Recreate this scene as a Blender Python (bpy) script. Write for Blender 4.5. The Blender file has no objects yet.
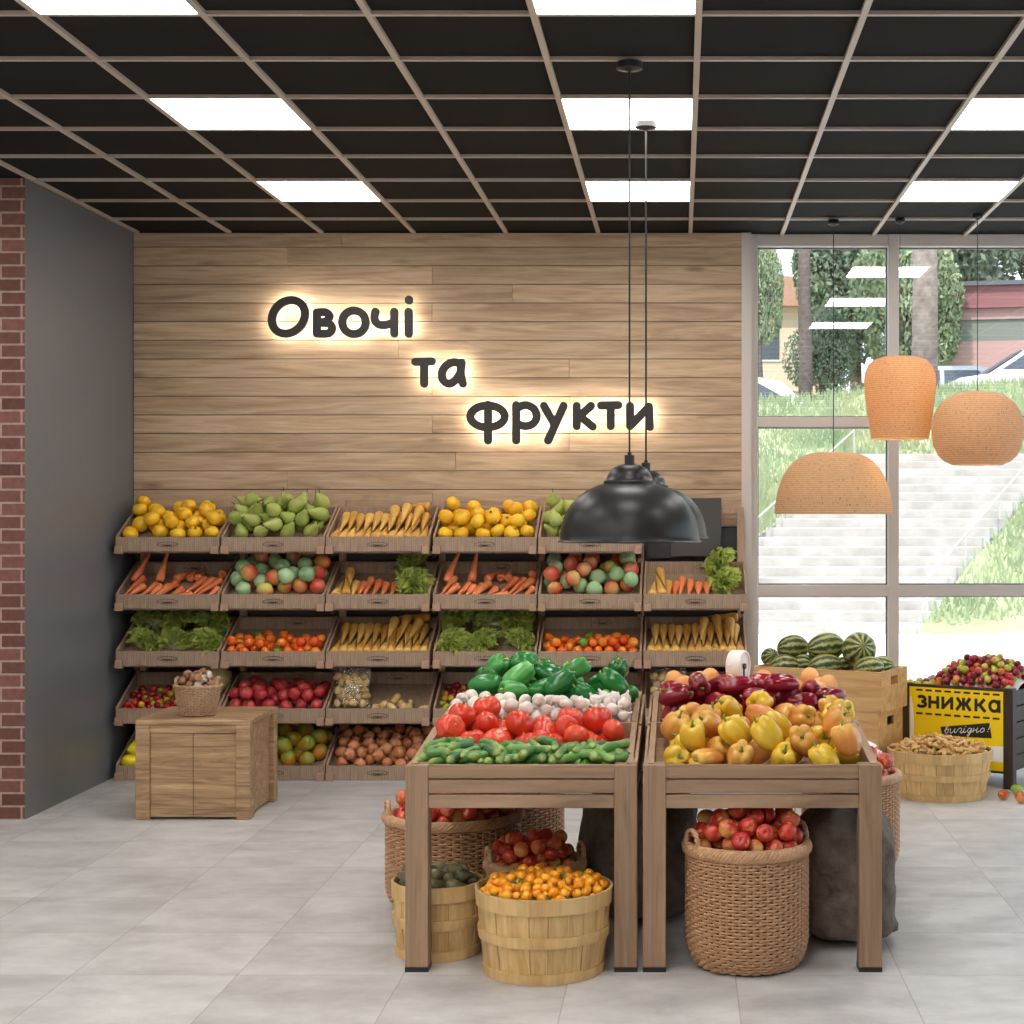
import bpy, math, random
import numpy as np
from mathutils import Vector, Matrix, Euler
R = random.Random(7)
PI = math.pi
SC = bpy.context.scene
COL = SC.collection
F, CX, CY, CH = 1633.0, 680.0, 509.0, 1.685      # lens in pixels, vanishing point, camera height


def at(px, py, d):
    return Vector(((px - CX) * d / F, d, CH - (py - CY) * d / F))


def proj(p):
    return CX + p[0] * F / p[1], CY - (p[2] - CH) * F / p[1]


# ------------------------------------------------------------------ mesh builder
class MB:
    def __init__(s):
        s.v, s.f = [], []

    def add(s, vs, fs, M=None):
        b = len(s.v)
        if M is not None:
            vs = [M @ Vector(p) for p in vs]
        s.v += [tuple(p) for p in vs]
        s.f += [tuple(b + i for i in f) for f in fs]
        return s

    def box(s, lo, hi, M=None, c=0.0):
        x0, y0, z0 = lo
        x1, y1, z1 = hi
        if c <= 0:
            vs = [(x0, y0, z0), (x1, y0, z0), (x1, y1, z0), (x0, y1, z0), (x0, y0, z1), (x1, y0, z1), (x1, y1, z1), (x0, y1, z1)]
            fs = [(3, 2, 1, 0), (4, 5, 6, 7), (0, 1, 5, 4), (1, 2, 6, 5), (2, 3, 7, 6), (3, 0, 4, 7)]
            return s.add(vs, fs, M)
        c = min(c, (x1 - x0) * .45, (y1 - y0) * .45, (z1 - z0) * .45)
        vs, idx = [], {}
        for i in (0, 1):
            for j in (0, 1):
                for k in (0, 1):
                    X, Y, Z = (x0, x1)[i], (y0, y1)[j], (z0, z1)[k]
                    ix, iy, iz = X + (c, -c)[i], Y + (c, -c)[j], Z + (c, -c)[k]
                    for a, p in enumerate(((X, iy, iz), (ix, Y, iz), (ix, iy, Z))):
                        idx[i, j, k, a] = len(vs)
                        vs.append(p)
        g = lambda i, j, k, a: idx[i, j, k, a]
        fs = []
        for i in (0, 1):
            q = [g(i, 0, 0, 0), g(i, 1, 0, 0), g(i, 1, 1, 0), g(i, 0, 1, 0)]
            fs.append(q if i else q[::-1])
            q = [g(0, i, 0, 1), g(0, i, 1, 1), g(1, i, 1, 1), g(1, i, 0, 1)]
            fs.append(q if i else q[::-1])
            q = [g(0, 0, i, 2), g(1, 0, i, 2), g(1, 1, i, 2), g(0, 1, i, 2)]
            fs.append(q if i else q[::-1])
        for i in (0, 1):
            for j in (0, 1):
                fs.append([g(i, j, 0, 0), g(i, j, 1, 0), g(i, j, 1, 1), g(i, j, 0, 1)])
                fs.append([g(i, 0, j, 0), g(i, 1, j, 0), g(i, 1, j, 2), g(i, 0, j, 2)])
                fs.append([g(0, i, j, 1), g(1, i, j, 1), g(1, i, j, 2), g(0, i, j, 2)])
                for k in (0, 1):
                    fs.append([g(i, j, k, 0), g(i, j, k, 1), g(i, j, k, 2)])
        return s.add(vs, fs, M)

    def prism(s, poly, a, b, axis='y', M=None):
        """poly: 2D outline, swept from a to b along axis. axis y: poly=(x,z); x: poly=(y,z); z: poly=(x,y)"""
        def mk(p, t):
            return {'y': (p[0], t, p[1]), 'x': (t, p[0], p[1]), 'z': (p[0], p[1], t)}[axis]
        n = len(poly)
        vs = [mk(p, a) for p in poly] + [mk(p, b) for p in poly]
        fs = [tuple(range(n))[::-1], tuple(range(n, 2 * n))]
        fs += [(i, (i + 1) % n, n + (i + 1) % n, n + i) for i in range(n)]
        return s.add(vs, fs, M)

    def rev(s, prof, seg=20, fn=None, M=None, caps=True):
        vs, fs = [], []
        n = len(prof)
        for i, (r, z) in enumerate(prof):
            for j in range(seg):
                th = 2 * PI * j / seg
                rr, zz = (r, z) if fn is None else fn(th, i / (n - 1), r, z)
                vs.append((rr * math.cos(th), rr * math.sin(th), zz))
        for i in range(n - 1):
            for j in range(seg):
                k = (j + 1) % seg
                fs.append((i * seg + j, i * seg + k, (i + 1) * seg + k, (i + 1) * seg + j))
        if caps:
            fs.append(tuple(range(seg))[::-1])
            fs.append(tuple((n - 1) * seg + j for j in range(seg)))
        return s.add(vs, fs, M)

    def tube(s, pts, rad, sides=8, closed=False, M=None, caps=True):
        pts = [Vector(p) for p in pts]
        n = len(pts)
        if not hasattr(rad, '__len__'):
            rad = [rad] * n
        vs, fs = [], []
        up = None
        for i, p in enumerate(pts):
            a = pts[(i - 1) % n] if (closed or i) else p
            b = pts[(i + 1) % n] if (closed or i < n - 1) else p
            t = (b - a).normalized()
            if up is None:
                up = Vector((0, 0, 1)) if abs(t.z) < .9 else Vector((1, 0, 0))
            u = (up - t * up.dot(t))
            u = u.normalized() if u.length > 1e-6 else t.orthogonal().normalized()
            up = u
            w = t.cross(u)
            for j in range(sides):
                th = 2 * PI * j / sides
                vs.append(p + (u * math.cos(th) + w * math.sin(th)) * rad[i])
        for i in range(n if closed else n - 1):
            i2 = (i + 1) % n
            for j in range(sides):
                k = (j + 1) % sides
                fs.append((i * sides + j, i * sides + k, i2 * sides + k, i2 * sides + j))
        if caps and not closed:
            fs.append(tuple(range(sides))[::-1])
            fs.append(tuple((n - 1) * sides + j for j in range(sides)))
        return s.add(vs, fs, M)

    def mesh(s, name, mat, smooth=False):
        me = bpy.data.meshes.new(name)
        me.from_pydata(s.v, [], s.f)
        me.update()
        if mat:
            me.materials.append(mat)
        if smooth:
            me.polygons.foreach_set('use_smooth', [True] * len(me.polygons))
            if smooth != 'all':
                try:
                    me.set_sharp_from_angle(angle=math.radians(50))
                except Exception:
                    pass
        return me

    def obj(s, name, mat, parent=None, loc=(0, 0, 0), rot=(0, 0, 0), smooth=False):
        return put(name, s.mesh(name, mat, smooth), parent, loc, rot)


def put(name, me, parent=None, loc=(0, 0, 0), rot=(0, 0, 0), sc=None):
    o = bpy.data.objects.new(name, me)
    COL.objects.link(o)
    o.location = loc
    o.rotation_euler = rot
    if sc is not None:
        o.scale = (sc, sc, sc) if not hasattr(sc, '__len__') else sc
    if parent:
        o.parent = parent
    return o


def tag(o, label, cat, group=None, kind=None):
    o['label'] = label
    o['category'] = cat
    if group:
        o['group'] = group
    if kind:
        o['kind'] = kind
    return o


def thing(name, label, cat, loc=(0, 0, 0), rotz=0, group=None):
    o = put(name, None, None, loc, (0, 0, rotz))
    o.empty_display_size = .05
    return tag(o, label, cat, group)


def struct(o, label=None, cat=None):
    o['kind'] = 'structure'
    if label:
        o['label'] = label
        o['category'] = cat
    return o


# ------------------------------------------------------------------ materials
def srgb(*c):
    c = [x / 255 for x in c]
    return tuple((x / 12.92 if x <= .04045 else ((x + .055) / 1.055) ** 2.4) for x in c) + (1.0,)


class NT:
    def __init__(s, name):
        s.m = bpy.data.materials.new(name)
        s.m.use_nodes = True
        s.t = s.m.node_tree
        s.t.nodes.clear()
        s.o = s.t.nodes.new('ShaderNodeOutputMaterial')

    def n(s, typ, props=None, **inp):
        nd = s.t.nodes.new('ShaderNode' + typ)
        for k, v in (props or {}).items():
            setattr(nd, k, v)
        for k, v in inp.items():
            k2 = int(k[1:]) if k[0] == '_' and k[1:].isdigit() else k.replace('_', ' ')
            sk = nd.inputs[k2]
            if isinstance(v, bpy.types.NodeSocket):
                s.t.links.new(v, sk)
            else:
                sk.default_value = v
        return nd

    def coord(s, scale=(1, 1, 1), kind='Object', off=None):
        tc = s.n('TexCoord').outputs[kind]
        if off is not None:
            tc = s.n('VectorMath', {'operation': 'ADD'}, _0=tc, _1=off).outputs[0]
        return s.n('Mapping', Vector=tc, Scale=scale).outputs[0]

    def noise(s, vec, scale, detail=4, rough=.55, dist=0):
        return s.n('TexNoise', Vector=vec, Scale=scale, Detail=detail, Roughness=rough, Distortion=dist).outputs['Fac']

    def ramp(s, fac, stops, interp='LINEAR'):
        nd = s.n('ValToRGB', Fac=fac)
        cr = nd.color_ramp
        cr.interpolation = interp
        while len(cr.elements) < len(stops):
            cr.elements.new(.5)
        for e, (p, c) in zip(cr.elements, stops):
            e.position = p
            e.color = c if hasattr(c, '__len__') else (c, c, c, 1)
        return nd.outputs[0]

    def mix(s, fac, a, b, mode='MIX'):
        nd = s.n('MixRGB', {'blend_type': mode}, Fac=fac, Color1=a, Color2=b)
        return nd.outputs[0]

    def math(s, op, a, b=0.0, c=0.0):
        return s.n('Math', {'operation': op}, _0=a, _1=b, _2=c).outputs[0]

    def bump(s, h, st=.3, dist=.01):
        return s.n('Bump', Height=h, Strength=st, Distance=dist).outputs[0]

    def pbsdf(s, col, rough=.5, normal=None, **kw):
        nd = s.n('BsdfPrincipled', Base_Color=col, Roughness=rough, **kw)
        if normal is not None:
            s.t.links.new(normal, nd.inputs['Normal'])
        return nd.outputs[0]

    def out(s, sh):
        s.t.links.new(sh, s.o.inputs['Surface'])
        return s.m


def plain(name, col, rough=.5, metal=0.0, var=0.0, spec=.5):
    t = NT(name)
    c = col
    if var:
        nz = t.noise(t.coord(), 12, 3)
        c = t.mix(t.ramp(nz, [(.3, 0.0), (.7, 1.0)]), tuple(x * (1 - var) for x in col[:3]) + (1,), tuple(min(1, x * (1 + var)) for x in col[:3]) + (1,))
    return t.out(t.pbsdf(c, rough, Metallic=metal, **{'Specular_IOR_Level': spec}))


def wood(name, dark, mid, light, axis='x', freq=1.0, rough=.55, island=True, knots=True, contrast=1.0, streak=.5):
    """axis = direction the grain runs; every loose board gets its own piece of grain"""
    t = NT(name)
    tc = t.n('TexCoord').outputs['Object']
    if island:
        ri = t.n('NewGeometry').outputs['Random Per Island']
        sh = t.n('CombineXYZ', X=t.math('MULTIPLY', ri, 37.0), Y=t.math('MULTIPLY', ri, 91.0), Z=t.math('MULTIPLY', ri, 53.0)).outputs[0]
        tc = t.n('VectorMath', {'operation': 'ADD'}, _0=tc, _1=sh).outputs[0]
    s1, s2 = {'x': ((1.2, 14, 14), (3, 90, 90)), 'y': ((14, 1.2, 14), (90, 3, 90)), 'z': ((14, 14, 1.2), (90, 90, 3))}[axis]
    a = t.noise(t.n('Mapping', Vector=tc, Scale=[x * freq for x in s1]).outputs[0], 1.0, 6, .6, 1.6)
    b = t.noise(t.n('Mapping', Vector=tc, Scale=[x * freq for x in s2]).outputs[0], 1.0, 3, .6, .2)
    base = t.ramp(a, [(.28, dark), (.5, mid), (.72, light)])
    fine = t.ramp(b, [(.32, 1 - .38 * streak), (.55, 1.0)])
    col = t.mix(contrast, base, fine, 'MULTIPLY')
    if knots:
        vz = {'x': (1.4, 5, 5), 'y': (5, 1.4, 5), 'z': (5, 5, 1.4)}[axis]
        vo = t.n('TexVoronoi', Vector=t.n('Mapping', Vector=tc, Scale=[x * freq for x in vz]).outputs[0], Scale=1.0, Randomness=1.0).outputs['Distance']
        col = t.mix(t.ramp(vo, [(.03, .75), (.13, 0.0)]), col, tuple(x * .6 for x in dark[:3]) + (1,))
    if island:
        col = t.mix(1.0, col, t.ramp(ri, [(0, (.82, .81, .8, 1)), (1, (1.08, 1.08, 1.08, 1))]), 'MULTIPLY')
    return t.out(t.pbsdf(col, rough, t.bump(b, .12, .004)))


M = {}
M['oak'] = wood('oak_wall_boards', srgb(166, 134, 103), srgb(198, 167, 134), srgb(216, 188, 156), 'x', 1.0, .6)
M['table'] = wood('brown_table_wood', srgb(128, 101, 77), srgb(157, 127, 101), srgb(178, 147, 119), 'x', .9, .55, contrast=.7)
M['table_y'] = wood('brown_table_wood_depth', srgb(140, 111, 86), srgb(172, 140, 112), srgb(192, 160, 130), 'y', .9, .55, contrast=.7)
M['table_z'] = wood('brown_table_wood_upright', srgb(128, 101, 77), srgb(157, 127, 101), srgb(178, 147, 119), 'z', .9, .55, contrast=.7)
M['box'] = wood('streaked_box_wood', srgb(124, 94, 66), srgb(172, 138, 102), srgb(206, 172, 132), 'x', 1.5, .55, knots=False, streak=.8)
M['post'] = wood('rack_post_wood', srgb(156, 122, 100), srgb(180, 146, 122), srgb(194, 160, 136), 'z', 1.0, .55, knots=False)
M['pine'] = wood('pale_pine_crate', srgb(190, 142, 88), srgb(212, 166, 108), srgb(226, 186, 130), 'x', .8, .5)
M['darkwood'] = wood('dark_stand_wood', srgb(38, 29, 24), srgb(56, 44, 37), srgb(74, 60, 50), 'z', 1.0, .55, knots=False)
M['basket'] = wood('bushel_basket_veneer', srgb(186, 148, 92), srgb(212, 176, 118), srgb(226, 196, 142), 'z', 1.0, .55, knots=False)
M['hoop'] = wood('bushel_basket_hoop', srgb(190, 152, 96), srgb(214, 178, 120), srgb(226, 196, 142), 'z', .4, .55, island=False, knots=False)


def crate_mat():
    t = NT('ribbed_brown_crate_board')
    c = t.coord()
    s = t.n('SeparateXYZ', Vector=c).outputs
    w = t.math('SINE', t.math('MULTIPLY', s[0], 2 * PI / .013))
    nz = t.noise(t.coord((60, 60, 8)), 1.0, 4)
    f = t.math('ADD', t.math('MULTIPLY', w, .12), nz)
    col = t.ramp(f, [(.25, srgb(136, 112, 92)), (.55, srgb(162, 136, 113)), (.8, srgb(176, 150, 127))])
    return t.out(t.pbsdf(col, .65, t.bump(f, .15, .003)))


M['crate'] = crate_mat()
M['block'] = plain('crate_corner_block', srgb(172, 138, 114), .6, var=.08)
M['slot'] = plain('dark_handle_slot', srgb(38, 28, 24), .7)
M['black'] = plain('satin_black_metal', srgb(38, 37, 36), .36, spec=.32)
M['blackmat'] = plain('matt_black_plastic', srgb(30, 29, 28), .5)
M['letter'] = plain('charcoal_sign_face', srgb(46, 42, 39), .45)
M['greywall'] = plain('grey_wall_paint', srgb(110, 111, 114), .36, var=.03)
M['darkwall'] = plain('dark_wall_panel', srgb(56, 53, 51), .6)
M['board'] = plain('dark_grey_board', srgb(72, 69, 67), .55)
M['frame'] = plain('taupe_window_frame', srgb(206, 198, 190), .4)
M['rail'] = plain('ceiling_grid_rail', srgb(188, 174, 160), .4)
M['tile'] = plain('black_ceiling_tile', srgb(28, 26, 24), .9, var=.06, spec=.2)
M['white'] = plain('white_plastic', srgb(235, 233, 230), .35)
M['plaster'] = plain('plain_plaster', srgb(214, 210, 204), .8)
M['lining'] = plain('dark_basket_lining', srgb(70, 50, 32), .9)


def emis(name, col, st):
    t = NT(name)
    return t.out(t.n('Emission', Color=col, Strength=st).outputs[0])


PANEL_L = 12.0
M['panel'] = emis('lit_ceiling_panel', (1, .975, .945, 1), PANEL_L)
M['led'] = emis('warm_letter_backlight', (1, .92, .80, 1), 17.0)
M['bulb'] = emis('warm_bulb', (1, .68, .28, 1), 360.0)
M['bulb_soft'] = emis('dim_warm_bulb', (1, .86, .70, 1), 75.0)
M['bulb_lamp'] = emis('warm_white_bulb', (1, .87, .70, 1), 110.0)


def glass_mat(name, refl, tint=(1, 1, 1, 1), rough=0.0, bump=False):
    t = NT(name)
    tr = t.n('BsdfTransparent', Color=tint)
    gl = t.n('BsdfGlossy', Color=(1, 1, 1, 1), Roughness=rough)
    fac = refl
    if bump:
        nz = t.noise(t.coord(), 22, 3, .6, 1.0)
        t.t.links.new(t.bump(nz, .9, .03), gl.inputs['Normal'])
    return t.out(t.n('MixShader', Fac=fac, _1=tr.outputs[0], _2=gl.outputs[0]).outputs[0])


M['pane'] = glass_mat('window_glass', .085)
M['film'] = glass_mat('clear_plastic_film', .16, (.97, .97, .97, 1), .12, True)


def brick_mat():
    t = NT('old_red_brick')
    c = t.coord()
    s = t.n('SeparateXYZ', Vector=c).outputs
    v = t.n('CombineXYZ', X=t.math('ADD', s[0], s[1]), Y=s[2], Z=0.0).outputs[0]
    b = t.n('TexBrick', {'offset': .5}, Vector=v, Color1=srgb(136, 90, 80), Color2=srgb(102, 66, 59), Mortar=srgb(176, 152, 140),
            Scale=1.0, Mortar_Size=.006, Brick_Width=.225, Row_Height=.0716, Mortar_Smooth=.2)
    nz = t.noise(c, 30, 5)
    col = t.mix(.5, b.outputs['Color'], t.ramp(nz, [(.3, .6), (.7, 1.15)]), 'MULTIPLY')
    h = t.math('ADD', t.math('MULTIPLY', b.outputs['Fac'], -1.0), t.math('MULTIPLY', nz, .5))
    return t.out(t.pbsdf(col, .85, t.bump(h, .6, .008)))


M['brick'] = brick_mat()


def floor_mat():
    t = NT('grey_stone_floor_tiles')
    c = t.coord()
    s = t.n('SeparateXYZ', Vector=c).outputs
    ux = t.math('DIVIDE', t.math('ADD', s[0], 1.6 + 12), .6)
    uy = t.math('DIVIDE', t.math('ADD', s[1], 11.84 - 5.905), .592)
    fx, fy = t.math('FRACT', ux), t.math('FRACT', uy)
    ex = t.math('MULTIPLY', t.math('ABSOLUTE', t.math('SUBTRACT', fx, .5)), 1.0)
    ey = t.math('MULTIPLY', t.math('ABSOLUTE', t.math('SUBTRACT', fy, .5)), 1.0)
    g = t.math('GREATER_THAN', t.math('MAXIMUM', ex, ey), .4965)
    cell = t.n('CombineXYZ', X=t.math('FLOOR', ux), Y=t.math('FLOOR', uy), Z=0.0).outputs[0]
    wn = t.n('TexWhiteNoise', {'noise_dimensions': '3D'}, Vector=cell)
    off = t.n('VectorMath', {'operation': 'SCALE'}, _0=wn.outputs['Color'], Scale=20.0).outputs[0]
    v = t.n('VectorMath', {'operation': 'ADD'}, _0=c, _1=off).outputs[0]
    v2 = t.n('Mapping', Vector=v, Scale=(1.0, 1.5, 1)).outputs[0]
    a = t.noise(v2, 2.6, 10, .66, .25)
    b = t.noise(v, 13, 7, .7, .2)
    col = t.ramp(a, [(.33, srgb(175, 171, 168)), (.5, srgb(196, 193, 190)), (.67, srgb(213, 211, 208))])
    col = t.mix(.35, col, t.ramp(b, [(.3, .8), (.65, 1.05)]), 'MULTIPLY')
    col = t.mix(1.0, col, t.ramp(wn.outputs['Value'], [(0, .92), (1, 1.03)]), 'MULTIPLY')
    col = t.mix(t.math('MULTIPLY', g, .55), col, srgb(120, 116, 112))
    return t.out(t.pbsdf(col, t.ramp(b, [(.2, .32), (.8, .5)]), t.bump(b, .05, .003)))


M['floor'] = floor_mat()


def wicker_mat(name, d, l):
    t = NT(name)
    nz = t.noise(t.coord((1, 1, 1)), 60, 4)
    col = t.ramp(nz, [(.25, d), (.75, l)])
    return t.out(t.pbsdf(col, .45))


M['wicker'] = wicker_mat('woven_willow', srgb(170, 128, 92), srgb(204, 162, 124))
M['wicker_l'] = wicker_mat('pale_woven_willow', srgb(160, 126, 94), srgb(205, 172, 136))


def lamp_weave():
    t = NT('woven_rattan_shade')
    tc = t.coord()
    s = t.n('SeparateXYZ', Vector=tc).outputs
    ang = t.math('ARCTAN2', s[1], s[0])
    row = t.math('FLOOR', t.math('DIVIDE', s[2], .0125))
    wv = t.math('SINE', t.math('MULTIPLY', s[2], 2 * PI / .0125))
    v = t.n('CombineXYZ', X=t.math('MULTIPLY', ang, 9.0), Y=row, Z=0.0).outputs[0]
    v2 = t.n('CombineXYZ', X=t.math('MULTIPLY', ang, 26.0), Y=t.math('MULTIPLY', row, 1.0), Z=0.0).outputs[0]
    n1 = t.noise(v2, .9, 2, .5)
    n2 = t.noise(v, 1.0, 1, .5)
    gap = t.ramp(n1, [(.635, 0.0), (.69, 1.0)])
    col = t.ramp(n2, [(.3, srgb(216, 176, 136)), (.7, srgb(240, 208, 172))])
    col = t.mix(t.ramp(wv, [(0, .55), (.45, 0.0)]), col, srgb(150, 100, 62))
    col = t.mix(gap, col, srgb(88, 52, 28))
    bp = t.bump(wv, .5, .004)
    p = t.pbsdf(col, .7, bp)
    tl = t.n('BsdfTranslucent', Color=(.90, .72, .50, 1)).outputs[0]
    return t.out(t.n('MixShader', Fac=.42, _1=p, _2=tl).outputs[0])


M['rattan'] = lamp_weave()


def burlap():
    t = NT('brown_burlap')
    s = t.n('SeparateXYZ', Vector=t.coord()).outputs
    w = t.math('ADD', t.math('SINE', t.math('MULTIPLY', s[0], 900.0)), t.math('SINE', t.math('MULTIPLY', s[2], 900.0)))
    nz = t.noise(t.coord(), 18, 5, .65)
    col = t.ramp(t.math('ADD', nz, t.math('MULTIPLY', w, .06)), [(.3, srgb(84, 73, 64)), (.7, srgb(122, 109, 98))])
    return t.out(t.pbsdf(col, .9, t.bump(nz, .4, .02)))


M['burlap'] = burlap()


# produce skins -------------------------------------------------------------
def skin(name, stops, rough=.35, noise_mix=.35, spot=None, grad=None, bump=0.0, nscale=8, coat=0.0, sss=0.0):
    """stops: colours picked per fruit; grad: (colour, axis lo, hi) blended along local z; spot: colour of small flecks"""
    t = NT(name)
    rnd = t.n('ObjectInfo').outputs['Random']
    base = t.ramp(rnd, stops)
    c = t.coord()
    nz = t.noise(t.n('VectorMath', {'operation': 'ADD'}, _0=c, _1=t.n('CombineXYZ', X=t.math('MULTIPLY', rnd, 31.0), Y=rnd, Z=rnd).outputs[0]).outputs[0], nscale, 4, .55, .4)
    if grad:
        z = t.n('SeparateXYZ', Vector=c).outputs[2]
        g = t.n('MapRange', Value=t.math('ADD', z, t.math('MULTIPLY', t.math('SUBTRACT', nz, .5), abs(grad[2] - grad[1]) * grad[3])), From_Min=grad[1], From_Max=grad[2]).outputs[0]
        base = t.mix(g, base, grad[0])
    base = t.mix(noise_mix, base, t.ramp(nz, [(.3, .55), (.7, 1.35)]), 'MULTIPLY')
    if spot:
        sp = t.noise(c, spot[1], 2, .5)
        base = t.mix(t.ramp(sp, [(.6, 0.0), (.7, spot[2])]), base, spot[0])
    bp = t.bump(nz, bump, .004) if bump else None
    return t.out(t.pbsdf(base, rough, bp, **{'Coat_Weight': coat, 'Coat_Roughness': .12}))
# ================================================================== the room
YB, XL, ZC = 10.63, -3.554, 3.481
XR, XLL, YF = 4.9, -5.4, -7.4
m = MB(); m.box((XLL - .2, YF - .2, -.12), (XR + .2, 10.92, 0)); struct(m.obj('floor', M['floor']), 'grey marbled stone tile floor of the shop', 'floor')

# back wall: oak boards over a dark lower wall
m = MB()
z = 3.388 + .1213
rows = []
while z > 1.6:
    rows.append((max(z - .1213, 1.568), min(z, ZC)))
    z -= .1213
for k, (z0, z1) in enumerate(rows):
    x = XL + .002
    cuts = [-1.61 if k % 2 == 0 else (-2.55, -.72)[k // 2 % 2]] if k % 3 else [-2.2 + .37 * (k % 5)]
    xs = [x] + cuts + [.456]
    for a, b in zip(xs, xs[1:]):
        m.box((a + .0008, YB - .018, z0 + .002), (b - .0008, YB, z1 - .002), c=.002)
struct(m.obj('wall_back', M['oak']), 'back wall clad in horizontal oak boards behind the sign', 'wall')
m = MB(); m.box((XL - .1, YB, 0), (.462, YB + .12, ZC)); struct(m.obj('wall_back_base', M['darkwall']), 'dark plain wall behind the crate rack below the oak boards', 'wall')

m = MB(); m.box((XL - .12, 8.862, 0), (XL, YB + .1, ZC)); struct(m.obj('wall_left', M['greywall']), 'grey painted side wall beside the crate rack', 'wall')
m = MB(); m.box((XLL, 8.86, 0), (XL - .001, 8.98, ZC)); struct(m.obj('wall_left_brick', M['brick']), 'red brick wall end at the picture edge', 'wall')
m = MB(); m.box((XLL - .1, YF, 0), (XLL, 8.98, ZC)); struct(m.obj('wall_left_front', M['plaster']), 'plain plaster wall of the wider front part of the shop', 'wall')
m = MB()
m.box((XR, YF, 0), (XR + .1, 4.0, ZC)); m.box((XR, 10.5, 0), (XR + .1, 10.9, ZC)); m.box((XR, 4.0, 3.25), (XR + .1, 10.5, ZC)); m.box((XR, 4.0, 0), (XR + .1, 10.5, .12))
for y_ in (5.6, 7.2, 8.8):
    m.box((XR, y_ - .035, .12), (XR + .1, y_ + .035, 3.25))
struct(m.obj('wall_right', M['plaster']), 'plain plaster side wall beyond the shop window', 'wall')
m = MB(); m.box((XLL, YF - .1, 0), (XR, YF, ZC)); struct(m.obj('wall_front', M['plaster']), 'plain plaster wall behind the viewer', 'wall')

m = MB(); m.box((XR + .05, 4.0, .12), (XR + .056, 10.5, 3.25)); struct(m.obj('window_30', M['pane']), 'side window glazing beyond the picture edge', 'window')
# ceiling: black tiles, pale T-grid, lit panels
RX = [.068 + .6 * k for k in range(-9, 9)]
RY = [2934 / 289.5 / 1.0 - .6 * k for k in range(-1, 20)]          # cross rails
RY = [10.134 + .6 - .6 * k for k in range(0, 31)]
m = MB(); m.box((XLL, YF, ZC + .012), (XR, YB + .25, ZC + .09)); struct(m.obj('ceiling', M['tile']), 'black tiled ceiling', 'ceiling')
m = MB()
for x in RX:
    if XLL < x < XR:
        y1 = YB if x < .4 else YB + .12
        m.box((x - .0125, YF, ZC - .004), (x + .0125, y1, ZC + .016))
for y in RY[1:]:
    if y > YF:
        m.box((XL if y > 8.86 else XLL, y - .0115, ZC - .0025), (XR, y + .0115, ZC + .016))
struct(m.obj('ceiling_grid', M['rail']), 'pale metal grid of the black ceiling', 'ceiling grid')
ROWS = [(8.934, 9.534), (7.134, 7.734), (5.334, 5.934), (3.534, 4.134), (2.334, 2.934), (1.134, 1.734), (-.066, .534), (-1.266, -.666), (-2.466, -1.866), (-3.666, -3.066), (-4.866, -4.266)]  # rows after the third are unseen panels, added as fill light from the front
ORD = ['first', 'second', 'third', 'fourth', 'fifth', 'sixth', 'seventh', 'eighth', 'ninth', 'tenth', 'eleventh', 'twelfth', 'thirteenth', 'fourteenth', 'fifteenth', 'sixteenth', 'seventeenth', 'eighteenth', 'nineteenth', 'twentieth'] + ['twenty-' + q for q in ('first', 'second', 'third', 'fourth', 'fifth', 'sixth', 'seventh', 'eighth', 'ninth')] + ['thirtieth'] + ['thirty-' + q for q in ('first', 'second', 'third', 'fourth', 'fifth', 'sixth', 'seventh', 'eighth', 'ninth')]
panel_bm = MB(); panel_bm.box((.014, .014, 0), (.586, .586, .012)); panel_me = panel_bm.mesh('diffuser', M['panel'])
frame_bm = MB()
for a in ((0, 0, .6, .014), (0, .586, .6, .6), (0, .014, .014, .586), (.586, .014, .6, .586)):
    frame_bm.box((a[0], a[1], 0), (a[2], a[3], .012))
frame_me = frame_bm.mesh('light_frame', M['rail'])
colname = {-1: 'left-hand', 0: 'middle', 1: 'right-hand'}
for ri, (y0, y1) in enumerate(ROWS):
    for k in (-2, -1, 0, 1):
        x0 = -.532 + 1.8 * k
        if k == -2 and y0 > 8 or (k == 1 and ri > 2):
            continue
        if ri < 2 and abs(k) < 2 or (ri == 2 and abs(k) < 2):
            lab = 'lit square ceiling panel, %s column, %s row from the back wall' % (colname[k], ORD[ri])
        else:
            lab = 'lit square ceiling panel, %s row from the back wall, outside the picture' % ORD[ri]
        o = thing('ceiling_light_panel', lab, 'ceiling light', (x0, y0, ZC), 0, 'lit ceiling panels')
        put('diffuser', panel_me, o); put('light_frame', frame_me, o)

# window wall
YW = 10.72
VX = [(.462, .512), (1.368, 1.438), (2.296, 2.366), (3.224, 3.294), (4.152, 4.222), (4.86, 4.9)]
HZ = [(3.41, ZC + .01), (2.223, 2.292), (1.111, 1.186), (0.0, .07)]
wi = 0
glass = MB()
for i in range(len(VX) - 1):
    x0, x1 = VX[i][1], VX[i + 1][0]
    for j in range(3):
        wi += 1
        z0, z1 = HZ[j + 1][1], HZ[j][0]
        p = thing('window_%d' % wi, 'clear shop window pane number %s' % ORD[wi - 1], 'window')
        p['kind'] = 'structure'
        mb = MB(); mb.box((x0 - .01, YW + .085, z0 - .01), (x1 + .01, YW + .091, z1 + .01)); mb.obj('pane', M['pane'], p)
        mb = MB()
        for q in ((x0, x0 + .006, z0, z1), (x1 - .006, x1, z0, z1), (x0, x1, z0, z0 + .006), (x0, x1, z1 - .006, z1)):
            mb.box((q[0], YW + .06, q[2]), (q[1], YW + .1, q[3]))
        mb.obj('gasket', M['blackmat'], p)
m = MB()
for a, b in VX:
    m.box((a, YW - .0, 0), (b, YW + .14, ZC + .01), c=.004)
struct(m.obj('window_frame', M['frame']), 'taupe aluminium mullions of the shop window', 'window frame')
m = MB()
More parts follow.
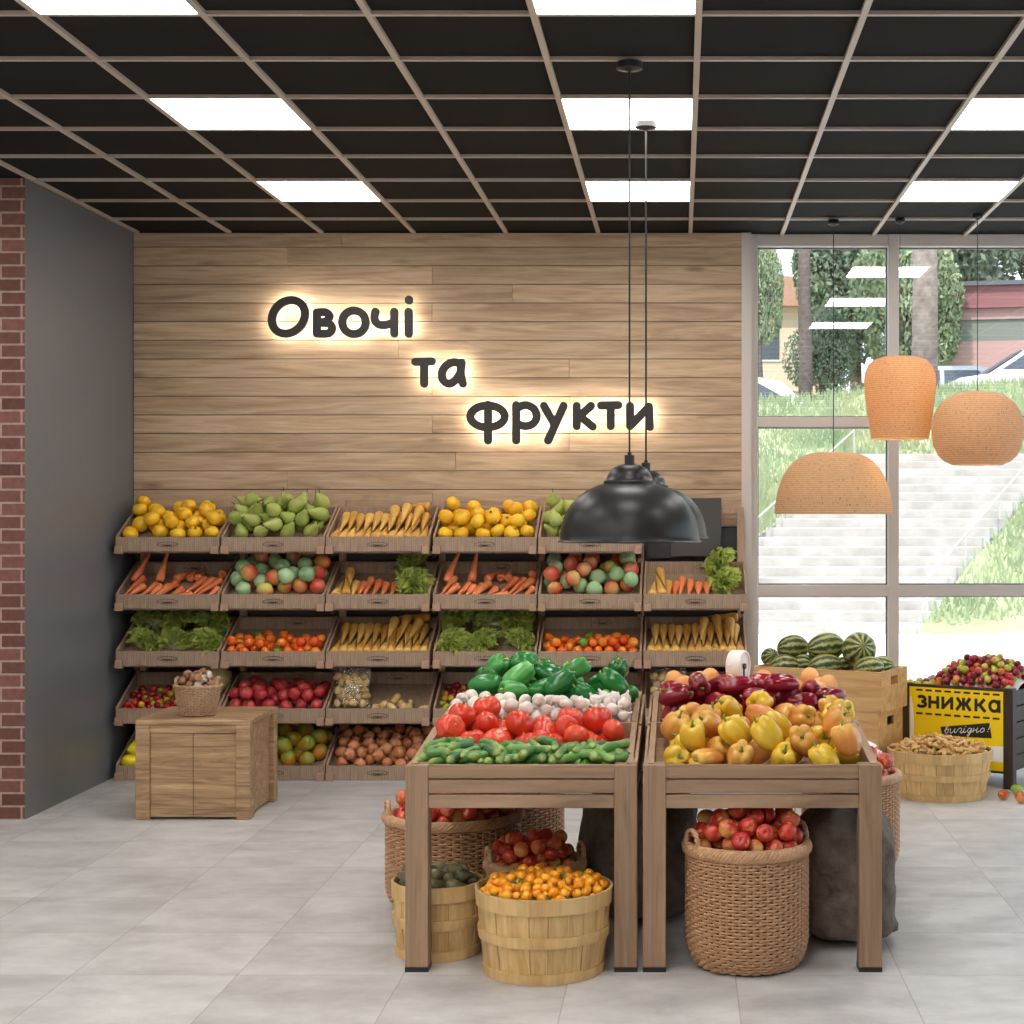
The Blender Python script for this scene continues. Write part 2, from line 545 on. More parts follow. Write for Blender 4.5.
for (x0, x1) in [(VX[i][1], VX[i + 1][0]) for i in range(len(VX) - 1)]:
    for a, b in HZ:
        m.box((x0 - .004, YW + .004, a), (x1 + .004, YW + .136, b), c=.004)
struct(m.obj('window_frame_rail', M['frame']), 'taupe aluminium cross rails of the shop window', 'window frame')
m = MB(); m.box((.40, YB - .02, 0), (.464, YW + .14, ZC)); struct(m.obj('trim_1', M['frame']), 'narrow taupe trim between the oak wall and the window', 'trim')

# ================================================================== sign letters (strokes)
SO, SS, SD = (250, 280), 2.381, YB - .018 - .082


def spt(x, y):
    p = at(SO[0] + x / SS, SO[1] + y / SS, SD)
    return (p.x, p.z)


def ell(cx, cy, rx, ry, slant=0, n=28):
    return [(cx + rx * math.cos(t) - slant * math.sin(t) * ry, cy + ry * math.sin(t)) for t in [2 * PI * i / n for i in range(n + 1)]]


def smooth(pts, n=6):
    out = []
    P = [Vector(p) for p in pts]
    for i in range(len(P) - 1):
        p0, p1, p2, p3 = P[max(i - 1, 0)], P[i], P[i + 1], P[min(i + 2, len(P) - 1)]
        for k in range(n):
            t = k / n
            out.append(.5 * ((2 * p1) + (p2 - p0) * t + (2 * p0 - 5 * p1 + 4 * p2 - p3) * t * t + (3 * p1 - 3 * p2 + p3 - p0) * t ** 3))
    return [tuple(p) for p in out] + [tuple(P[-1])]


def stroke(mb, pts, w, y0, y1):
    """a flat brush stroke with round ends, pts in wall x,z"""
    P = [Vector(p) for p in pts]
    closed = (P[0] - P[-1]).length < 1e-4
    if closed:
        P = P[:-1]
    n = len(P)
    left, right = [], []
    for i, p in enumerate(P):
        a, b = (P[i - 1], P[(i + 1) % n]) if closed else (P[max(i - 1, 0)], P[min(i + 1, n - 1)])
        t = (b - a).normalized()
        nn = Vector((-t.y, t.x))
        left.append(p + nn * w); right.append(p - nn * w)
    if closed:
        vs = [(q.x, y, q.y) for y in (y0, y1) for row in (left, right) for q in row]
        fs = []
        for i in range(n):
            k = (i + 1) % n
            fs += [(i, k, n + k, n + i), (2 * n + i, 3 * n + i, 3 * n + k, 2 * n + k), (i, 2 * n + i, 2 * n + k, k), (n + i, n + k, 3 * n + k, 3 * n + i)]
        mb.add(vs, fs)
        return
    def cap(c, d):
        a0 = math.atan2(d.y, d.x)
        return [c + Vector((math.cos(a0 + t), math.sin(a0 + t))) * w for t in [-PI / 2 + PI * k / 8 for k in range(1, 8)]]
    N = 0
    vs, fs = [], []
    out = right + cap(P[-1], P[-1] - P[-2]) + left[::-1] + cap(P[0], P[0] - P[1])
    N = len(out)
    vs = [(q.x, y0, q.y) for q in out] + [(q.x, y1, q.y) for q in out]
    fs = [(i, (i + 1) % N, N + (i + 1) % N, N + i) for i in range(N)]
    # faces: quads along the stroke, fans at the ends
    li = lambda i: n + 7 + (n - 1 - i)
    for off, rev in ((0, 0), (N, 1)):
        for i in range(n - 1):
            q = [i, i + 1, li(i + 1), li(i)]
            fs.append(tuple(off + a for a in (q[::-1] if rev else q)))
        q = [n - 1] + list(range(n, n + 7)) + [li(n - 1)]
        fs.append(tuple(off + a for a in (q[::-1] if rev else q)))
        q = [li(0)] + list(range(2 * n + 7, 2 * n + 14)) + [0]
        fs.append(tuple(off + a for a in (q[::-1] if rev else q)))
    mb.add(vs, fs)


LET = [
    ('letter О, tall first capital of the top word', [ell(92, 88, 39, 40, .18)]),
    ('letter в, second in the top word', [[(160, 78), (160, 128)], smooth([(160, 78), (180, 77), (190, 87), (182, 98), (164, 102)]), smooth([(164, 102), (188, 104), (196, 115), (187, 127), (160, 128)])]),
    ('small letter о, third in the top word', [ell(248, 101, 28, 28)]),
    ('letter ч, fourth in the top word', [smooth([(299, 76), (297, 92), (305, 105), (324, 107), (344, 100)]), [(344, 76), (344, 128)]]),
    ('letter і with a dot, last in the top word', [[(378, 76), (378, 128)], [(379, 47), (379, 49)]]),
    ('letter т, first in the two-letter middle word', [[(394, 195), (433, 194)], [(415, 195), (415, 247)]]),
    ('letter а, second in the two-letter middle word', [smooth([(501, 200), (486, 196), (469, 203), (458, 219), (460, 238), (474, 247), (489, 239), (502, 220)]), smooth([(504, 197), (502, 222), (507, 247)])]),
    ('letter ф with a long tail, first in the lowest word', [[(567, 297), (567, 382)], ell(566, 325, 41, 26)]),
    ('letter р with a long tail, second in the lowest word', [[(634, 298), (634, 382)], smooth([(634, 306), (655, 298), (675, 306), (683, 325), (674, 342), (655, 348), (636, 342)])]),
    ('letter у with a slanting tail, third in the lowest word', [[(700, 300), (724, 342)], [(747, 300), (710, 382)]]),
    ('letter к, fourth in the lowest word', [[(778, 300), (778, 348)], [(812, 300), (785, 324)], [(785, 324), (816, 349)]]),
    ('letter т, fifth in the lowest word', [[(836, 299), (877, 298)], [(859, 300), (859, 348)]]),
    ('letter и, last in the lowest word', [[(905, 300), (905, 348)], [(905, 348), (950, 302)], [(950, 302), (952, 350)]]),
]
for lab, sts in LET:
    allp = [spt(*p) for s in sts for p in s]
    cx = sum(p[0] for p in allp) / len(allp); cz = min(p[1] for p in allp)
    o = thing('sign_letter', 'charcoal backlit sign ' + lab, 'sign letter', (cx, SD, cz), 0, 'backlit letters on the oak wall')
    mb, ml = MB(), MB()
    for q_, s in enumerate(sts):
        pts = [(spt(*p)[0] - cx, spt(*p)[1] - cz) for p in s]
        stroke(mb, pts, .0265, -.012 - .0008 * q_, .010 - .0008 * q_)
        stroke(ml, pts, .017, .014 - .0006 * q_, .018 + .0008 * q_)
    for p in (sts[0][0], sts[0][-1] if len(sts[0]) < 20 else sts[0][14]):
        x, z_ = spt(*p)
        mp = MB(); mp.rev([(.003, 0), (.003, .067)], 8, M=Matrix.Translation((x - cx, .0145, z_ - cz)) @ Matrix.Rotation(-PI / 2, 4, 'X')); mp.obj('standoff', M['white'], o)
    mb.obj('letter_face', M['letter'], o); ml.obj('backlight', M['led'], o)

# ================================================================== rack with tilted crates
CXL = [(115.5 - CX) * 10.13 / F, (221.2 - CX) * 10.13 / F, (326.0 - CX) * 10.13 / F, (433.0 - CX) * 10.13 / F, (538.2 - CX) * 10.13 / F, (643.6 - CX) * 10.13 / F]
CW = .642
ZR = [1.511 - .3547 * k for k in range(5)]
rack = thing('display_rack', 'tall wooden rack holding five tilted rows of crates on the oak wall', 'rack', (0, 10.55, 0))
for k in range(7):
    x = -3.463 + .642 * k
    mb = MB(); mb.box((x - .02, -.016, 0), (x + .02, .03, 1.74 if k < 6 else 1.70), c=.002)
    mb.obj('post', M['post'], rack)
mb = MB(); mb.box((.0, -.012, 1.66), (.405, .012, 1.695), c=.002); mb.obj('top_rail', M['post'], rack)
for k in range(5):
    w = .42 if k else -.235
    mb = MB(); mb.box((XL + .02, -.075, ZR[k] - .045), (w, -.022, ZR[k] - .005)); mb.obj('shelf_rail', M['post'], rack)
    mb = MB(); mb.box((XL + .02, -.37, ZR[k] - .1025), (w, -.33, ZR[k] - .0925)); mb.obj('shelf_rail', M['post'], rack)
    for j in range(7 if k else 6):
        x = -3.463 + .642 * j
        mb = MB(); mb.prism([(-.37, ZR[k] - .112), (-.02, ZR[k] - .06), (-.02, ZR[k] - .09), (-.33, ZR[k] - .1195 if k == 4 else ZR[k] - .13)], x - .010, x + .010, 'x')
        if k < 4:
            mb.obj('shelf_bracket', M['blackmat'], rack)
mb = MB(); mb.box((XL + .02, .035, .05), (.41, .05, 1.56)); mb.obj('back_panel', M['darkwall'], rack)

# crate (local: x 0..CW, y 0..0.40, z 0 = front top edge)
fr = MB(); fr.box((0, 0, -.0905), (CW, .014, 0), c=.002)
sd = MB(); sd.prism([(.014, -.0905), (.014, 0), (.40, .19), (.40, .09)], 0, .012, 'x')
sd2 = MB(); sd2.prism([(.014, -.0905), (.014, 0), (.40, .19), (.40, .09)], CW - .012, CW, 'x')
bk = MB(); bk.prism([(.388, .075), (.388, .186), (.400, .190), (.400, .075)], .012, CW - .012, 'x')
bt = MB(); bt.prism([(.014, -.060), (.014, -.050), (.388, .113), (.388, .1)], .012, CW - .012, 'x')
blk = MB(); blk.box((0, 0, 0), (.047, .026, .05), c=.003)
ed = MB(); ed.prism([(.0, .0), (.0, .004), (.40, .194), (.40, .19)], 0, .012, 'x')


def slot_mesh(w, h):
    mb = MB()
    stroke(mb, ell(0, 0, w, h, 0, 32), .0011, -.0015, .002)
    q = [-.66 * w + 1.32 * w * i / 12 for i in range(13)]
    top = [(x, -.12 * h - .10 * h * math.cos(x / w * PI * .75)) for x in q]
    bot = [(x, -.12 * h - .62 * h * math.cos(x / w * PI * .75)) for x in q[::-1]]
    n = len(top)
    vs = [(p[0], -.0015, p[1]) for p in top] + [(p[0], -.0015, p[1]) for p in bot]
    mb.add(vs, [(i, 2 * n - 1 - i, 2 * n - 2 - i, i + 1) for i in range(n - 1)])
    return mb.mesh('handle_slot', M['slot'])


CR = dict(front_panel=fr.mesh('front_panel', M['crate']), s1=sd.mesh('side_panel', M['crate']), s2=sd2.mesh('side_panel', M['crate']), back_panel=bk.mesh('back_panel', M['crate']),
          bottom=bt.mesh('bottom', M['crate']), blk=blk.mesh('corner_block', M['block']), slot=slot_mesh(.062, .0145), edge=ed.mesh('edge_strip', M['block']))
FILL = [['yellow tomatoes', 'green pears', 'parsnips', 'yellow tomatoes', 'green pears', None],
        ['carrots', 'mixed mangoes and apples', 'parsnips, carrots and lettuce', 'carrots', 'mixed mangoes and apples', 'parsnips, carrots and lettuce'],
        ['curly lettuce', 'small orange tomatoes', 'parsnips', 'curly lettuce', 'small orange tomatoes', 'parsnips'],
        ['plums and a melon', 'red tomatoes', 'potatoes', 'plums and a melon', 'nothing in view', 'bagged potatoes'],
        ['lemons', 'ripe mangoes', 'brown onions', None, None, None]]
SHELF = ['top shelf', 'second shelf', 'third shelf', 'fourth shelf', 'bottom shelf']
CRN = ['first', 'second', 'third', 'fourth', 'fifth', 'last']


def cname(r, c):
    return '%s crate on %s' % (CRN[c], SHELF[r])


for r in range(5):
    for c in range(6):
        if r == 0 and c == 5:
            continue
        f = FILL[r][c]
        lab = 'brown ribbed tilted crate with %s, %s' % (f, cname(r, c)) if f and 'nothing' not in f else 'brown ribbed tilted crate behind the pepper table, %s' % cname(r, c)
        o = thing('produce_crate', lab, 'crate', (CXL[c], 10.13, ZR[r]), 0, 'tilted crates on the rack')
        put('front_panel', CR['front_panel'], o); put('side_panel', CR['s1'], o); put('side_panel', CR['s2'], o)
        put('back_panel', CR['back_panel'], o); put('bottom', CR['bottom'], o)
        put('edge_strip', CR['edge'], o); put('edge_strip', CR['edge'], o, (CW - .012, 0, 0))
        put('corner_block', CR['blk'], o, (0, -.024, -.1045 if r < 4 else -.0925)); put('corner_block', CR['blk'], o, (CW - .047, -.024, -.1045 if r < 4 else -.0925))
        put('handle_slot', CR['slot'], o, (CW / 2, -.0015, -.045))
        put('handle_slot', CR['slot'], o, (CW / 2 + .06, .386, .155))

# grey board at the free rack bay
o = thing('blank_board', 'blank dark grey board leaning above the last second-shelf crate, behind black lamps', 'board', (0, 10.50, 1.40))
mb = MB(); mb.box((-.06, 0, -.02), (.265, .018, .355), c=.002); mb.obj('board_face', M['board'], o)
mb = MB(); mb.box((-.205, .022, -.03), (-.01, .03, .10)); mb.obj('backing_panel', M['darkwall'], o)

# ================================================================== wooden box counter
bx = thing('wooden_box_counter', 'low square box counter of streaky wood with two front doors', 'counter', (-2.953, 8.85, 0))
W_, D_, H_ = .623, .606, .542
for x, y in ((0, 0), (W_ - .078, 0), (W_ - .078, D_ - .078), (0, D_ - .078)):
    mb = MB(); mb.box((x, y, 0), (x + .078, y + .078, H_ - .03), c=.003); mb.obj('corner_post', M['box'], bx)
mb = MB(); mb.box((0, 0, H_ - .03), (W_, D_, H_), c=.004); mb.obj('top', M['box'], bx)
for a, b in ((.079, W_ / 2 - .001), (W_ / 2 + .001, W_ - .079)):
    mb = MB(); mb.box((a, .012, .012), (b, .03, H_ - .075), c=.002); mb.obj('door', M['box'], bx)
mb = MB(); mb.box((.078, .006, H_ - .073), (W_ - .078, .03, H_ - .03), c=.002); mb.obj('front_rail', M['box'], bx)
for x in (.03, W_ - .05):
    mb = MB(); mb.box((x, .078, .012), (x + .02, D_ - .078, H_ - .03)); mb.obj('side_panel', M['box'], bx)
    mb = MB(); mb.box((x + (.02 if x > .3 else -.008), .078, H_ - .073), (x + (.028 if x > .3 else 0), D_ - .078, H_ - .03)); mb.obj('side_rail', M['box'], bx)
mb = MB(); mb.box((.078, D_ - .05, .012), (W_ - .078, D_ - .03, H_ - .03)); mb.obj('back_panel', M['box'], bx)

# ================================================================== display tables
TF, TM, TB = 5.94, 6.655, 7.40


def table(x0, x1, lab):
    o = thing('display_table', lab, 'table', ((x0 + x1) / 2, (TF + TB) / 2, 0), 0, 'two-tier produce tables')
    T = Matrix.Translation((-(x0 + x1) / 2, -(TF + TB) / 2, 0))
    lw = .0835
    for i, (x, y) in enumerate(((x0, TF), (x1 - lw, TF), (x0, TB - lw), (x1 - lw, TB - lw))):
        mb = MB(); mb.box((x, y, .016), (x + lw, y + lw, .753), T, c=.003); lg = mb.obj('leg', M['table_z'], o)
        mb = MB(); mb.box((x - .0005, y - .0005, 0), (x + lw + .0005, y + lw + .0005, .017), T); mb.obj('foot_cap', M['blackmat'], lg)
    for k in range(3):
        z1 = .753 - k * .0545
        for y in (TF + .006, TB - .03):
            mb = MB(); mb.box((x0 + lw, y, z1 - .0485), (x1 - lw, y + .022, z1), T, c=.002); mb.obj('apron_plank', M['table'], o)
        for x in (x0 + .006, x1 - .028):
            mb = MB(); mb.box((x, TF + lw, z1 - .0485), (x + .022, TB - lw, z1), T, c=.002); mb.obj('side_plank', M['table_y'], o)
    for (ya, yb, za, zb, fa, fb) in ((TF + .03, TM, .756, .815, .694, .752), (TM + .016, TB, .817, .858, .765, .812)):
        for x in (x0 + .018, x1 - .04):
            mb = MB(); mb.prism([(ya, .665), (yb, .69), (yb, zb), (ya, za)], x, x + .022, 'x', T); mb.obj('tray_side', M['table_y'], o)
        for xx in (x0 + .002, x1 - .012):
            mb = MB(); mb.prism([(ya + .03, .72), (yb - .02, .72), (yb - .02, zb - .012), (ya + .03, za - .012)], xx, xx + .010, 'x', T); mb.obj('side_slat', M['table_y'], o)
        mb = MB(); mb.prism([(ya, fa - .015), (yb, fb - .015), (yb, fb), (ya, fa)], x0 + .04, x1 - .04, 'x', T); mb.obj('tray_bottom', M['table'], o)
    mb = MB(); mb.box((x0 + .012, TM, .75), (x1 - .012, TM + .014, .816), T, c=.002); mb.obj('cross_rail', M['table'], o)
    mb = MB(); mb.box((x0 + .04, TB - .02, .76), (x1 - .04, TB, .858), T, c=.002); mb.obj('back_board', M['table'], o)
    return o


T1X, T2X = (-1.0, -.156), (-.135, .735)
table(*T1X, 'brown slatted display table carrying tomatoes, cucumbers and green peppers')
table(*T2X, 'brown slatted display table carrying yellow and red peppers and apricots')


def tray_z(y):
    if y < TM:
        return .694 + (y - TF) * (.752 - .694) / (TM - TF)
    return .765 + (y - TM) * .047 / (TB - TM)


# ================================================================== pendant lamps
def pend(name, lab, loc, ztop, prof, mat, canopy, cordr=.004, bulb=None, grp=None, capprof=None, canopy_mat=None, thick=.004):
    o = thing(name, lab, 'pendant lamp', (loc[0], loc[1], loc[2]), 0, grp)
    inner = [(max(r - thick, .002), z - (thick * .6 if i else 0)) for i, (r, z) in enumerate(prof)]
    mb = MB(); mb.rev(prof + inner[::-1], 64, caps=False)
    n = len(prof) * 2
    mb.f += [((n - 1) * 64 + j, (n - 1) * 64 + (j + 1) % 64, (j + 1) % 64, j) for j in range(64)]
    mb.obj('lamp_shade', mat, o, smooth=True)
    zt = prof[-1][1]
    if capprof:
        mb = MB(); mb.rev(capprof, 40, caps=True); mb.obj('cap', mat, o, smooth=True)
        zt = capprof[-1][1]
    mb = MB(); mb.tube([(0, 0, zt - .01), (0, 0, ZC - loc[2] - .02)], cordr, 8); mb.obj('cord', M['blackmat'], o)
    mb = MB(); mb.rev([(.008, -.04), (.016, -.036), (canopy, -.028), (canopy, -.004), (canopy * .9, -.001)], 32, M=Matrix.Translation((0, 0, ZC - loc[2] - .003))); mb.obj('ceiling_rose', canopy_mat or M['blackmat'], o, smooth=True)
    mb = MB(); mb.rev([(.018, zt - .09), (.02, zt - .03), (.02, zt - .012)], 16); mb.obj('socket', M['blackmat'], o, smooth=True)
    mb = MB(); rb = .032
    mb.rev([(rb * math.sin(PI * i / 10) + .0005, zt - .085 - rb - rb * 1.15 * -math.cos(PI * i / 10) - rb * .15) for i in range(11)][::-1], 20); mb.obj('bulb', bulb or M['white'], o, smooth=True)
    return o


bl = [(.2885, 0), (.2885, .004), (.281, .010), (.279, .03), (.274, .065), (.262, .105), (.240, .145), (.208, .182), (.17, .208), (.125, .228), (.102, .233)]
cap = [(.104, .228), (.104, .243), (.094, .248), (.088, .268), (.072, .292), (.048, .306), (.022, .313), (.015, .318), (.015, .345), (.008, .35), (.008, .36)]
pend('black_pendant_lamp', 'front one of two overlapping black metal dome lamps on long cords', at(629.5, 542, 6.55), 0, bl, M['black'], .053, .0036, M['bulb_lamp'], grp='black dome lamps', capprof=cap)
pend('black_pendant_lamp', 'rear one of two black dome lamps, mostly hidden behind the front one', at(646, 538, 7.56), 0, bl, M['black'], .050, .0045, M['bulb_lamp'], grp='black dome lamps', capprof=cap, canopy_mat=M['blackmat'])

dome = [(.364 * math.cos(a) ** .62, .385 * math.sin(a) ** 1.06) for a in [PI / 2 * i / 16 * .97 for i in range(17)]]
pend('wicker_pendant_lamp', 'wide woven half-dome lamp, lowest of the three rattan lamps', at(833.5, 514, 10.12), 0, dome, M['rattan'], .035, .003, M['bulb_soft'], 'woven rattan lamps')
tall = [(.176, 0), (.186, .06), (.198, .14), (.210, .22), (.2195, .30), (.221, .36), (.214, .41), (.195, .455), (.16, .487), (.11, .503), (.05, .509), (.012, .51)]
pend('wicker_pendant_lamp', 'tall tapered woven lamp glowing orange, highest rattan lamp by the mullion', at(900, 439, 10.05), 0, tall, M['rattan'], .03, .0016, M['bulb'], 'woven rattan lamps')
ball = [(.15, 0), (.2, .022), (.24, .06), (.266, .12), (.277, .19), (.274, .25), (.255, .32), (.22, .375), (.17, .415), (.11, .437), (.05, .445), (.012, .446)]
pend('wicker_pendant_lamp', 'round squat woven lamp at the picture edge before the window', at(977.5, 465, 9.9), 0, ball, M['rattan'], .03, .0025, M['bulb_soft'], 'woven rattan lamps')
# ================================================================== containers
def bushel(loc, rt, rb, h, lab, n=20, seed=1, rot=0.0):
    rr = random.Random(seed)
    o = thing('bushel_basket', lab, 'basket', loc, rot, 'veneer bushel baskets')
    mb = MB()
    for k in range(n):
        a0, a1 = 2 * PI * k / n + .004, 2 * PI * (k + 1) / n - .004
        off = .002 if k % 2 else -.001
        vs = []
        for z, r in ((0.004, rb), (h * .5, (rb + rt) / 2 + .006), (h, rt)):
            for t in (0, 1, 2, 3):
                a = a0 + (a1 - a0) * t / 3
                for d in (0, -.006):
                    vs.append(((r + off + d) * math.cos(a), (r + off + d) * math.sin(a), z))
        fs = []
        for i in range(2):
            for t in range(3):
                q = lambda ii, tt, dd: ii * 8 + tt * 2 + dd
                fs.append((q(i, t, 0), q(i, t + 1, 0), q(i + 1, t + 1, 0), q(i + 1, t, 0)))
                fs.append((q(i, t, 1), q(i + 1, t, 1), q(i + 1, t + 1, 1), q(i, t + 1, 1)))
            for t in (0, 3):
                fs.append((q(i, t, 0), q(i + 1, t, 0), q(i + 1, t, 1), q(i, t, 1)) if t == 0 else (q(i, t, 0), q(i, t, 1), q(i + 1, t, 1), q(i + 1, t, 0)))
        mb.add(vs, fs)
    mb.obj('stave_wall', M['basket'], o)
    for z0, z1, nm in ((h - .055, h + .004, 'rim_hoop'), (h * .5 - .02, h * .5 + .018, 'middle_hoop'), (0, .038, 'bottom_hoop')):
        R_ = lambda z: rb + (rt - rb) * z / h + (.006 * (1 - abs(z / h - .5) * 2)) + .0035
        mb = MB(); mb.rev([(R_(z0), z0), (R_(z0) + .005, z0 + .001), (R_(z1) + .005, z1 - .001), (R_(z1), z1), (R_(z1) - .004, z1), (R_(z0) - .004, z0), (R_(z0), z0)], 56, caps=False)
        a = rr.uniform(3.8, 5.2)
        hp = mb.obj(nm, M['hoop'], o, smooth=True)
    mb = MB(); mb.rev([(rt - .014, h - .004), (rb - .006, .012), (.001, .010)], 40, caps=False); mb.obj('lining', M['lining'], o, smooth=True)
    mb = MB(); mb.rev([(rt - .012, h - .06), (rt * .75, h - .035), (rt * .4, h - .01), (.001, h)], 40, caps=False); mb.obj('packing_mound', M['lining'], o, smooth=True)
    return o


def wicker_meshes(R0, h, stakes, rows, sr, belly=.0, botr=.72, rim=.018, mat='wicker', vlow=.3):
    def rad(z):
        t = z / h
        if t < vlow:
            u = 1 - t / vlow
            return R0 * (botr + (1 - botr) * math.sqrt(max(0, 1 - u * u * .98)))
        return R0 * (1 + belly * (t - vlow))
    mb = MB()
    ns = stakes * 2
    for k in range(rows):
        z = .006 + (h - .012) * (k + .5) / rows
        ph = k % 2
        pts = []
        for j in range(ns):
            a = 2 * PI * j / ns
            w = .0062 * math.cos(PI * j / 2 + PI * ph + PI / 4)
            r = rad(z) + w
            pts.append((r * math.cos(a), r * math.sin(a), z))
        mb.tube(pts, (h / rows) * .43, 6, closed=True)
    st = MB()
    for j in range(stakes):
        a = 2 * PI * (j + .0) / stakes
        zs = [h * i / 9 for i in range(10)]
        st.tube([(rad(z) * math.cos(a), rad(z) * math.sin(a), z) for z in zs], sr, 5)
    rm = MB()
    Rt = rad(h)
    for s in range(7):
        pts = []
        n = 150
        for j in range(n):
            a = 2 * PI * j / n
            b = 2 * PI * s / 7 + a * 14
            pts.append(((Rt + rim * .72 * math.cos(b)) * math.cos(a), (Rt + rim * .72 * math.cos(b)) * math.sin(a), h + rim * .4 + rim * 1.0 * math.sin(b)))
        rm.tube(pts, rim * .48, 6, closed=True)
    ln = MB(); ln.rev([(rad(h) - .012, h)] + [(rad(h * t) - .012, h * t) for t in (.8, .5, .3, .15, .06, .02)] + [(.001, .006)], 40, caps=False)
    md = MB(); md.rev([(Rt - .014, h - .07), (Rt * .7, h - .03), (Rt * .35, h - .005), (.001, h)], 36, caps=False)
    hd = MB()
    for s in range(2):
        pts = []
        for i in range(25):
            t = i / 24
            ax = .052 * math.cos(PI * (1 - t)) * 1.0
            az = .07 * math.sin(PI * t) ** .7
            b = t * 26 + PI * s
            pts.append((.0055 * math.cos(b), ax + .0055 * math.sin(b) * .6, h + rim * .5 + az + .0055 * math.sin(b) * .6))
        hd.tube(pts, .0068, 6)
    bs = MB(); bs.rev([(R0 * botr * .98, 0), (R0 * botr, .006), (.001, .007)], 40, caps=False)
    mt = M[mat]
    return dict(weave=mb.mesh('woven_wall', mt, 'all'), stakes=st.mesh('stake_wall', mt, 'all'), rim=rm.mesh('braided_rim', mt, 'all'), lining=ln.mesh('lining', M['lining'], True),
                mound=md.mesh('packing_mound', M['lining'], True), handle=hd.mesh('rope_handle', mt, 'all'), base=bs.mesh('base', mt), R=Rt, h=h, R0=R0)


WK = wicker_meshes(.222, .43, 56, 36, .0045)
WKS = wicker_meshes(.185, .275, 46, 23, .0045)


def flared(R0, R1, h, stakes, rows, sr, rim, mat):
    rad = lambda z: R0 + (R1 - R0) * z / h
    mb, st = MB(), MB()
    ns = stakes * 2
    for k in range(rows):
        z = .004 + (h - .008) * (k + .5) / rows
        pts = []
        for j in range(ns):
            a = 2 * PI * j / ns
            r = rad(z) + .0045 * math.cos(PI * j / 2 + PI / 4 + PI * (k % 2))
            pts.append((r * math.cos(a), r * math.sin(a), z))
        mb.tube(pts, h / rows * .42, 5, closed=True)
    for j in range(stakes):
        a = 2 * PI * j / stakes
        st.tube([(rad(z) * math.cos(a), rad(z) * math.sin(a), z) for z in (0, h)], sr, 5)
    rm = MB()
    for s in range(3):
        pts = [((R1 + rim * math.cos(2 * PI * s / 3 + a * 12)) * math.cos(a), (R1 + rim * math.cos(2 * PI * s / 3 + a * 12)) * math.sin(a), h + rim * math.sin(2 * PI * s / 3 + a * 12)) for a in [2 * PI * j / 120 for j in range(120)]]
        rm.tube(pts, rim * .8, 6, closed=True)
    ln = MB(); ln.rev([(R1 - .007, h), (R0 - .006, .006), (.001, .005)], 36, caps=False)
    md = MB(); md.rev([(R1 - .01, h - .03), (R1 * .5, h - .005), (.001, h)], 36, caps=False)
    return mb, st, rm, ln, md


def wicker(kind, loc, lab, rot=0.0, s=1.0, handles=True, mound=True):
    o = thing('wicker_basket', lab, 'basket', loc, rot, 'round willow baskets')
    for nm, k in (('woven_wall', 'weave'), ('stake_wall', 'stakes'), ('braided_rim', 'rim'), ('lining', 'lining'), ('base', 'base')) + ((('packing_mound', 'mound'),) if mound else ()):
        put(nm, kind[k], o, sc=s)
    if handles:
        sx, sz = (s, s) if not hasattr(s, '__len__') else (s[0], s[2])
        for a in (0, PI):
            put('rope_handle', kind['handle'], o, (kind['R'] * sx * math.cos(a), kind['R'] * sx * math.sin(a), (kind['h']) * (sz - 1)), (0, 0, a), 1)
    return o


# ================================================================== produce shapes
def ball(k=1.0, n=12, dent_t=.0, dent_b=.0, w=.35):
    out = []
    for i in range(n + 1):
        a = PI * i / n
        r, z = math.sin(a), -math.cos(a) * k
        if z > 0:
            z -= dent_t * math.exp(-(r / w) ** 2)
        else:
            z += dent_b * math.exp(-(r / w) ** 2)
        out.append((max(r, .004), z))
    return out


def scaled(p, s):
    return [(r * s, z * s) for r, z in p]


def lobes(n, a, p=1.0, jit=0.0, ph=0.0):
    def fn(th, t, r, z):
        c = abs(math.cos(n * (th + ph) / 2)) ** p
        return r * (1 - a + a * c), z
    return fn


def body(name, prof, mat, seg=20, fn=None, rough_=0.0, rs=None, bend=0.0):
    mb = MB(); mb.rev(prof, seg, fn)
    if rough_:
        rr = random.Random(rs or 1)
        ax = [Vector((rr.uniform(-1, 1), rr.uniform(-1, 1), rr.uniform(-1, 1))).normalized() for _ in range(7)]
        ph = [rr.uniform(0, 6) for _ in range(7)]
        L = max(abs(p[1]) for p in prof)
        mb.v = [tuple(Vector(v) * (1 + rough_ * sum(math.sin(Vector(v).dot(a) / L * 2.6 + q) for a, q in zip(ax, ph)) / 2.2)) for v in mb.v]
    if bend:
        mb.v = [(x + bend * z * z, y, z) for x, y, z in mb.v]
    return mb.mesh(name, mat, 'all')


def calyx_mesh(R_, n=6, ln=.55, z=.0, mat=None, stem=.25, droop=.12, w=.13):
    mb = MB()
    for k in range(n):
        a = 2 * PI * k / n + .2 * (k % 2)
        L = R_ * ln * (1 + .15 * ((k * 7) % 3 - 1))
        c, s = math.cos(a), math.sin(a)
        pts = []
        for i, t in enumerate((0, .35, .7, 1)):
            hw = R_ * w * (1 - t) * (.6 + t * 1.4) + .0003
            zz = z + R_ * (.05 + .10 * t - droop * 3 * t * t * .6)
            for sgn in (-1, 1):
                pts.append((c * L * t - s * hw * sgn, s * L * t + c * hw * sgn, zz))
        mb.add(pts, [(2 * i, 2 * i + 1, 2 * i + 3, 2 * i + 2) for i in range(3)])
    mb.tube([(0, 0, z), (R_ * .03, 0, z + R_ * stem * .6), (R_ * .09, R_ * .02, z + R_ * stem)], [R_ * .06, R_ * .045, R_ * .06], 6)
    return mb.mesh('calyx', mat)


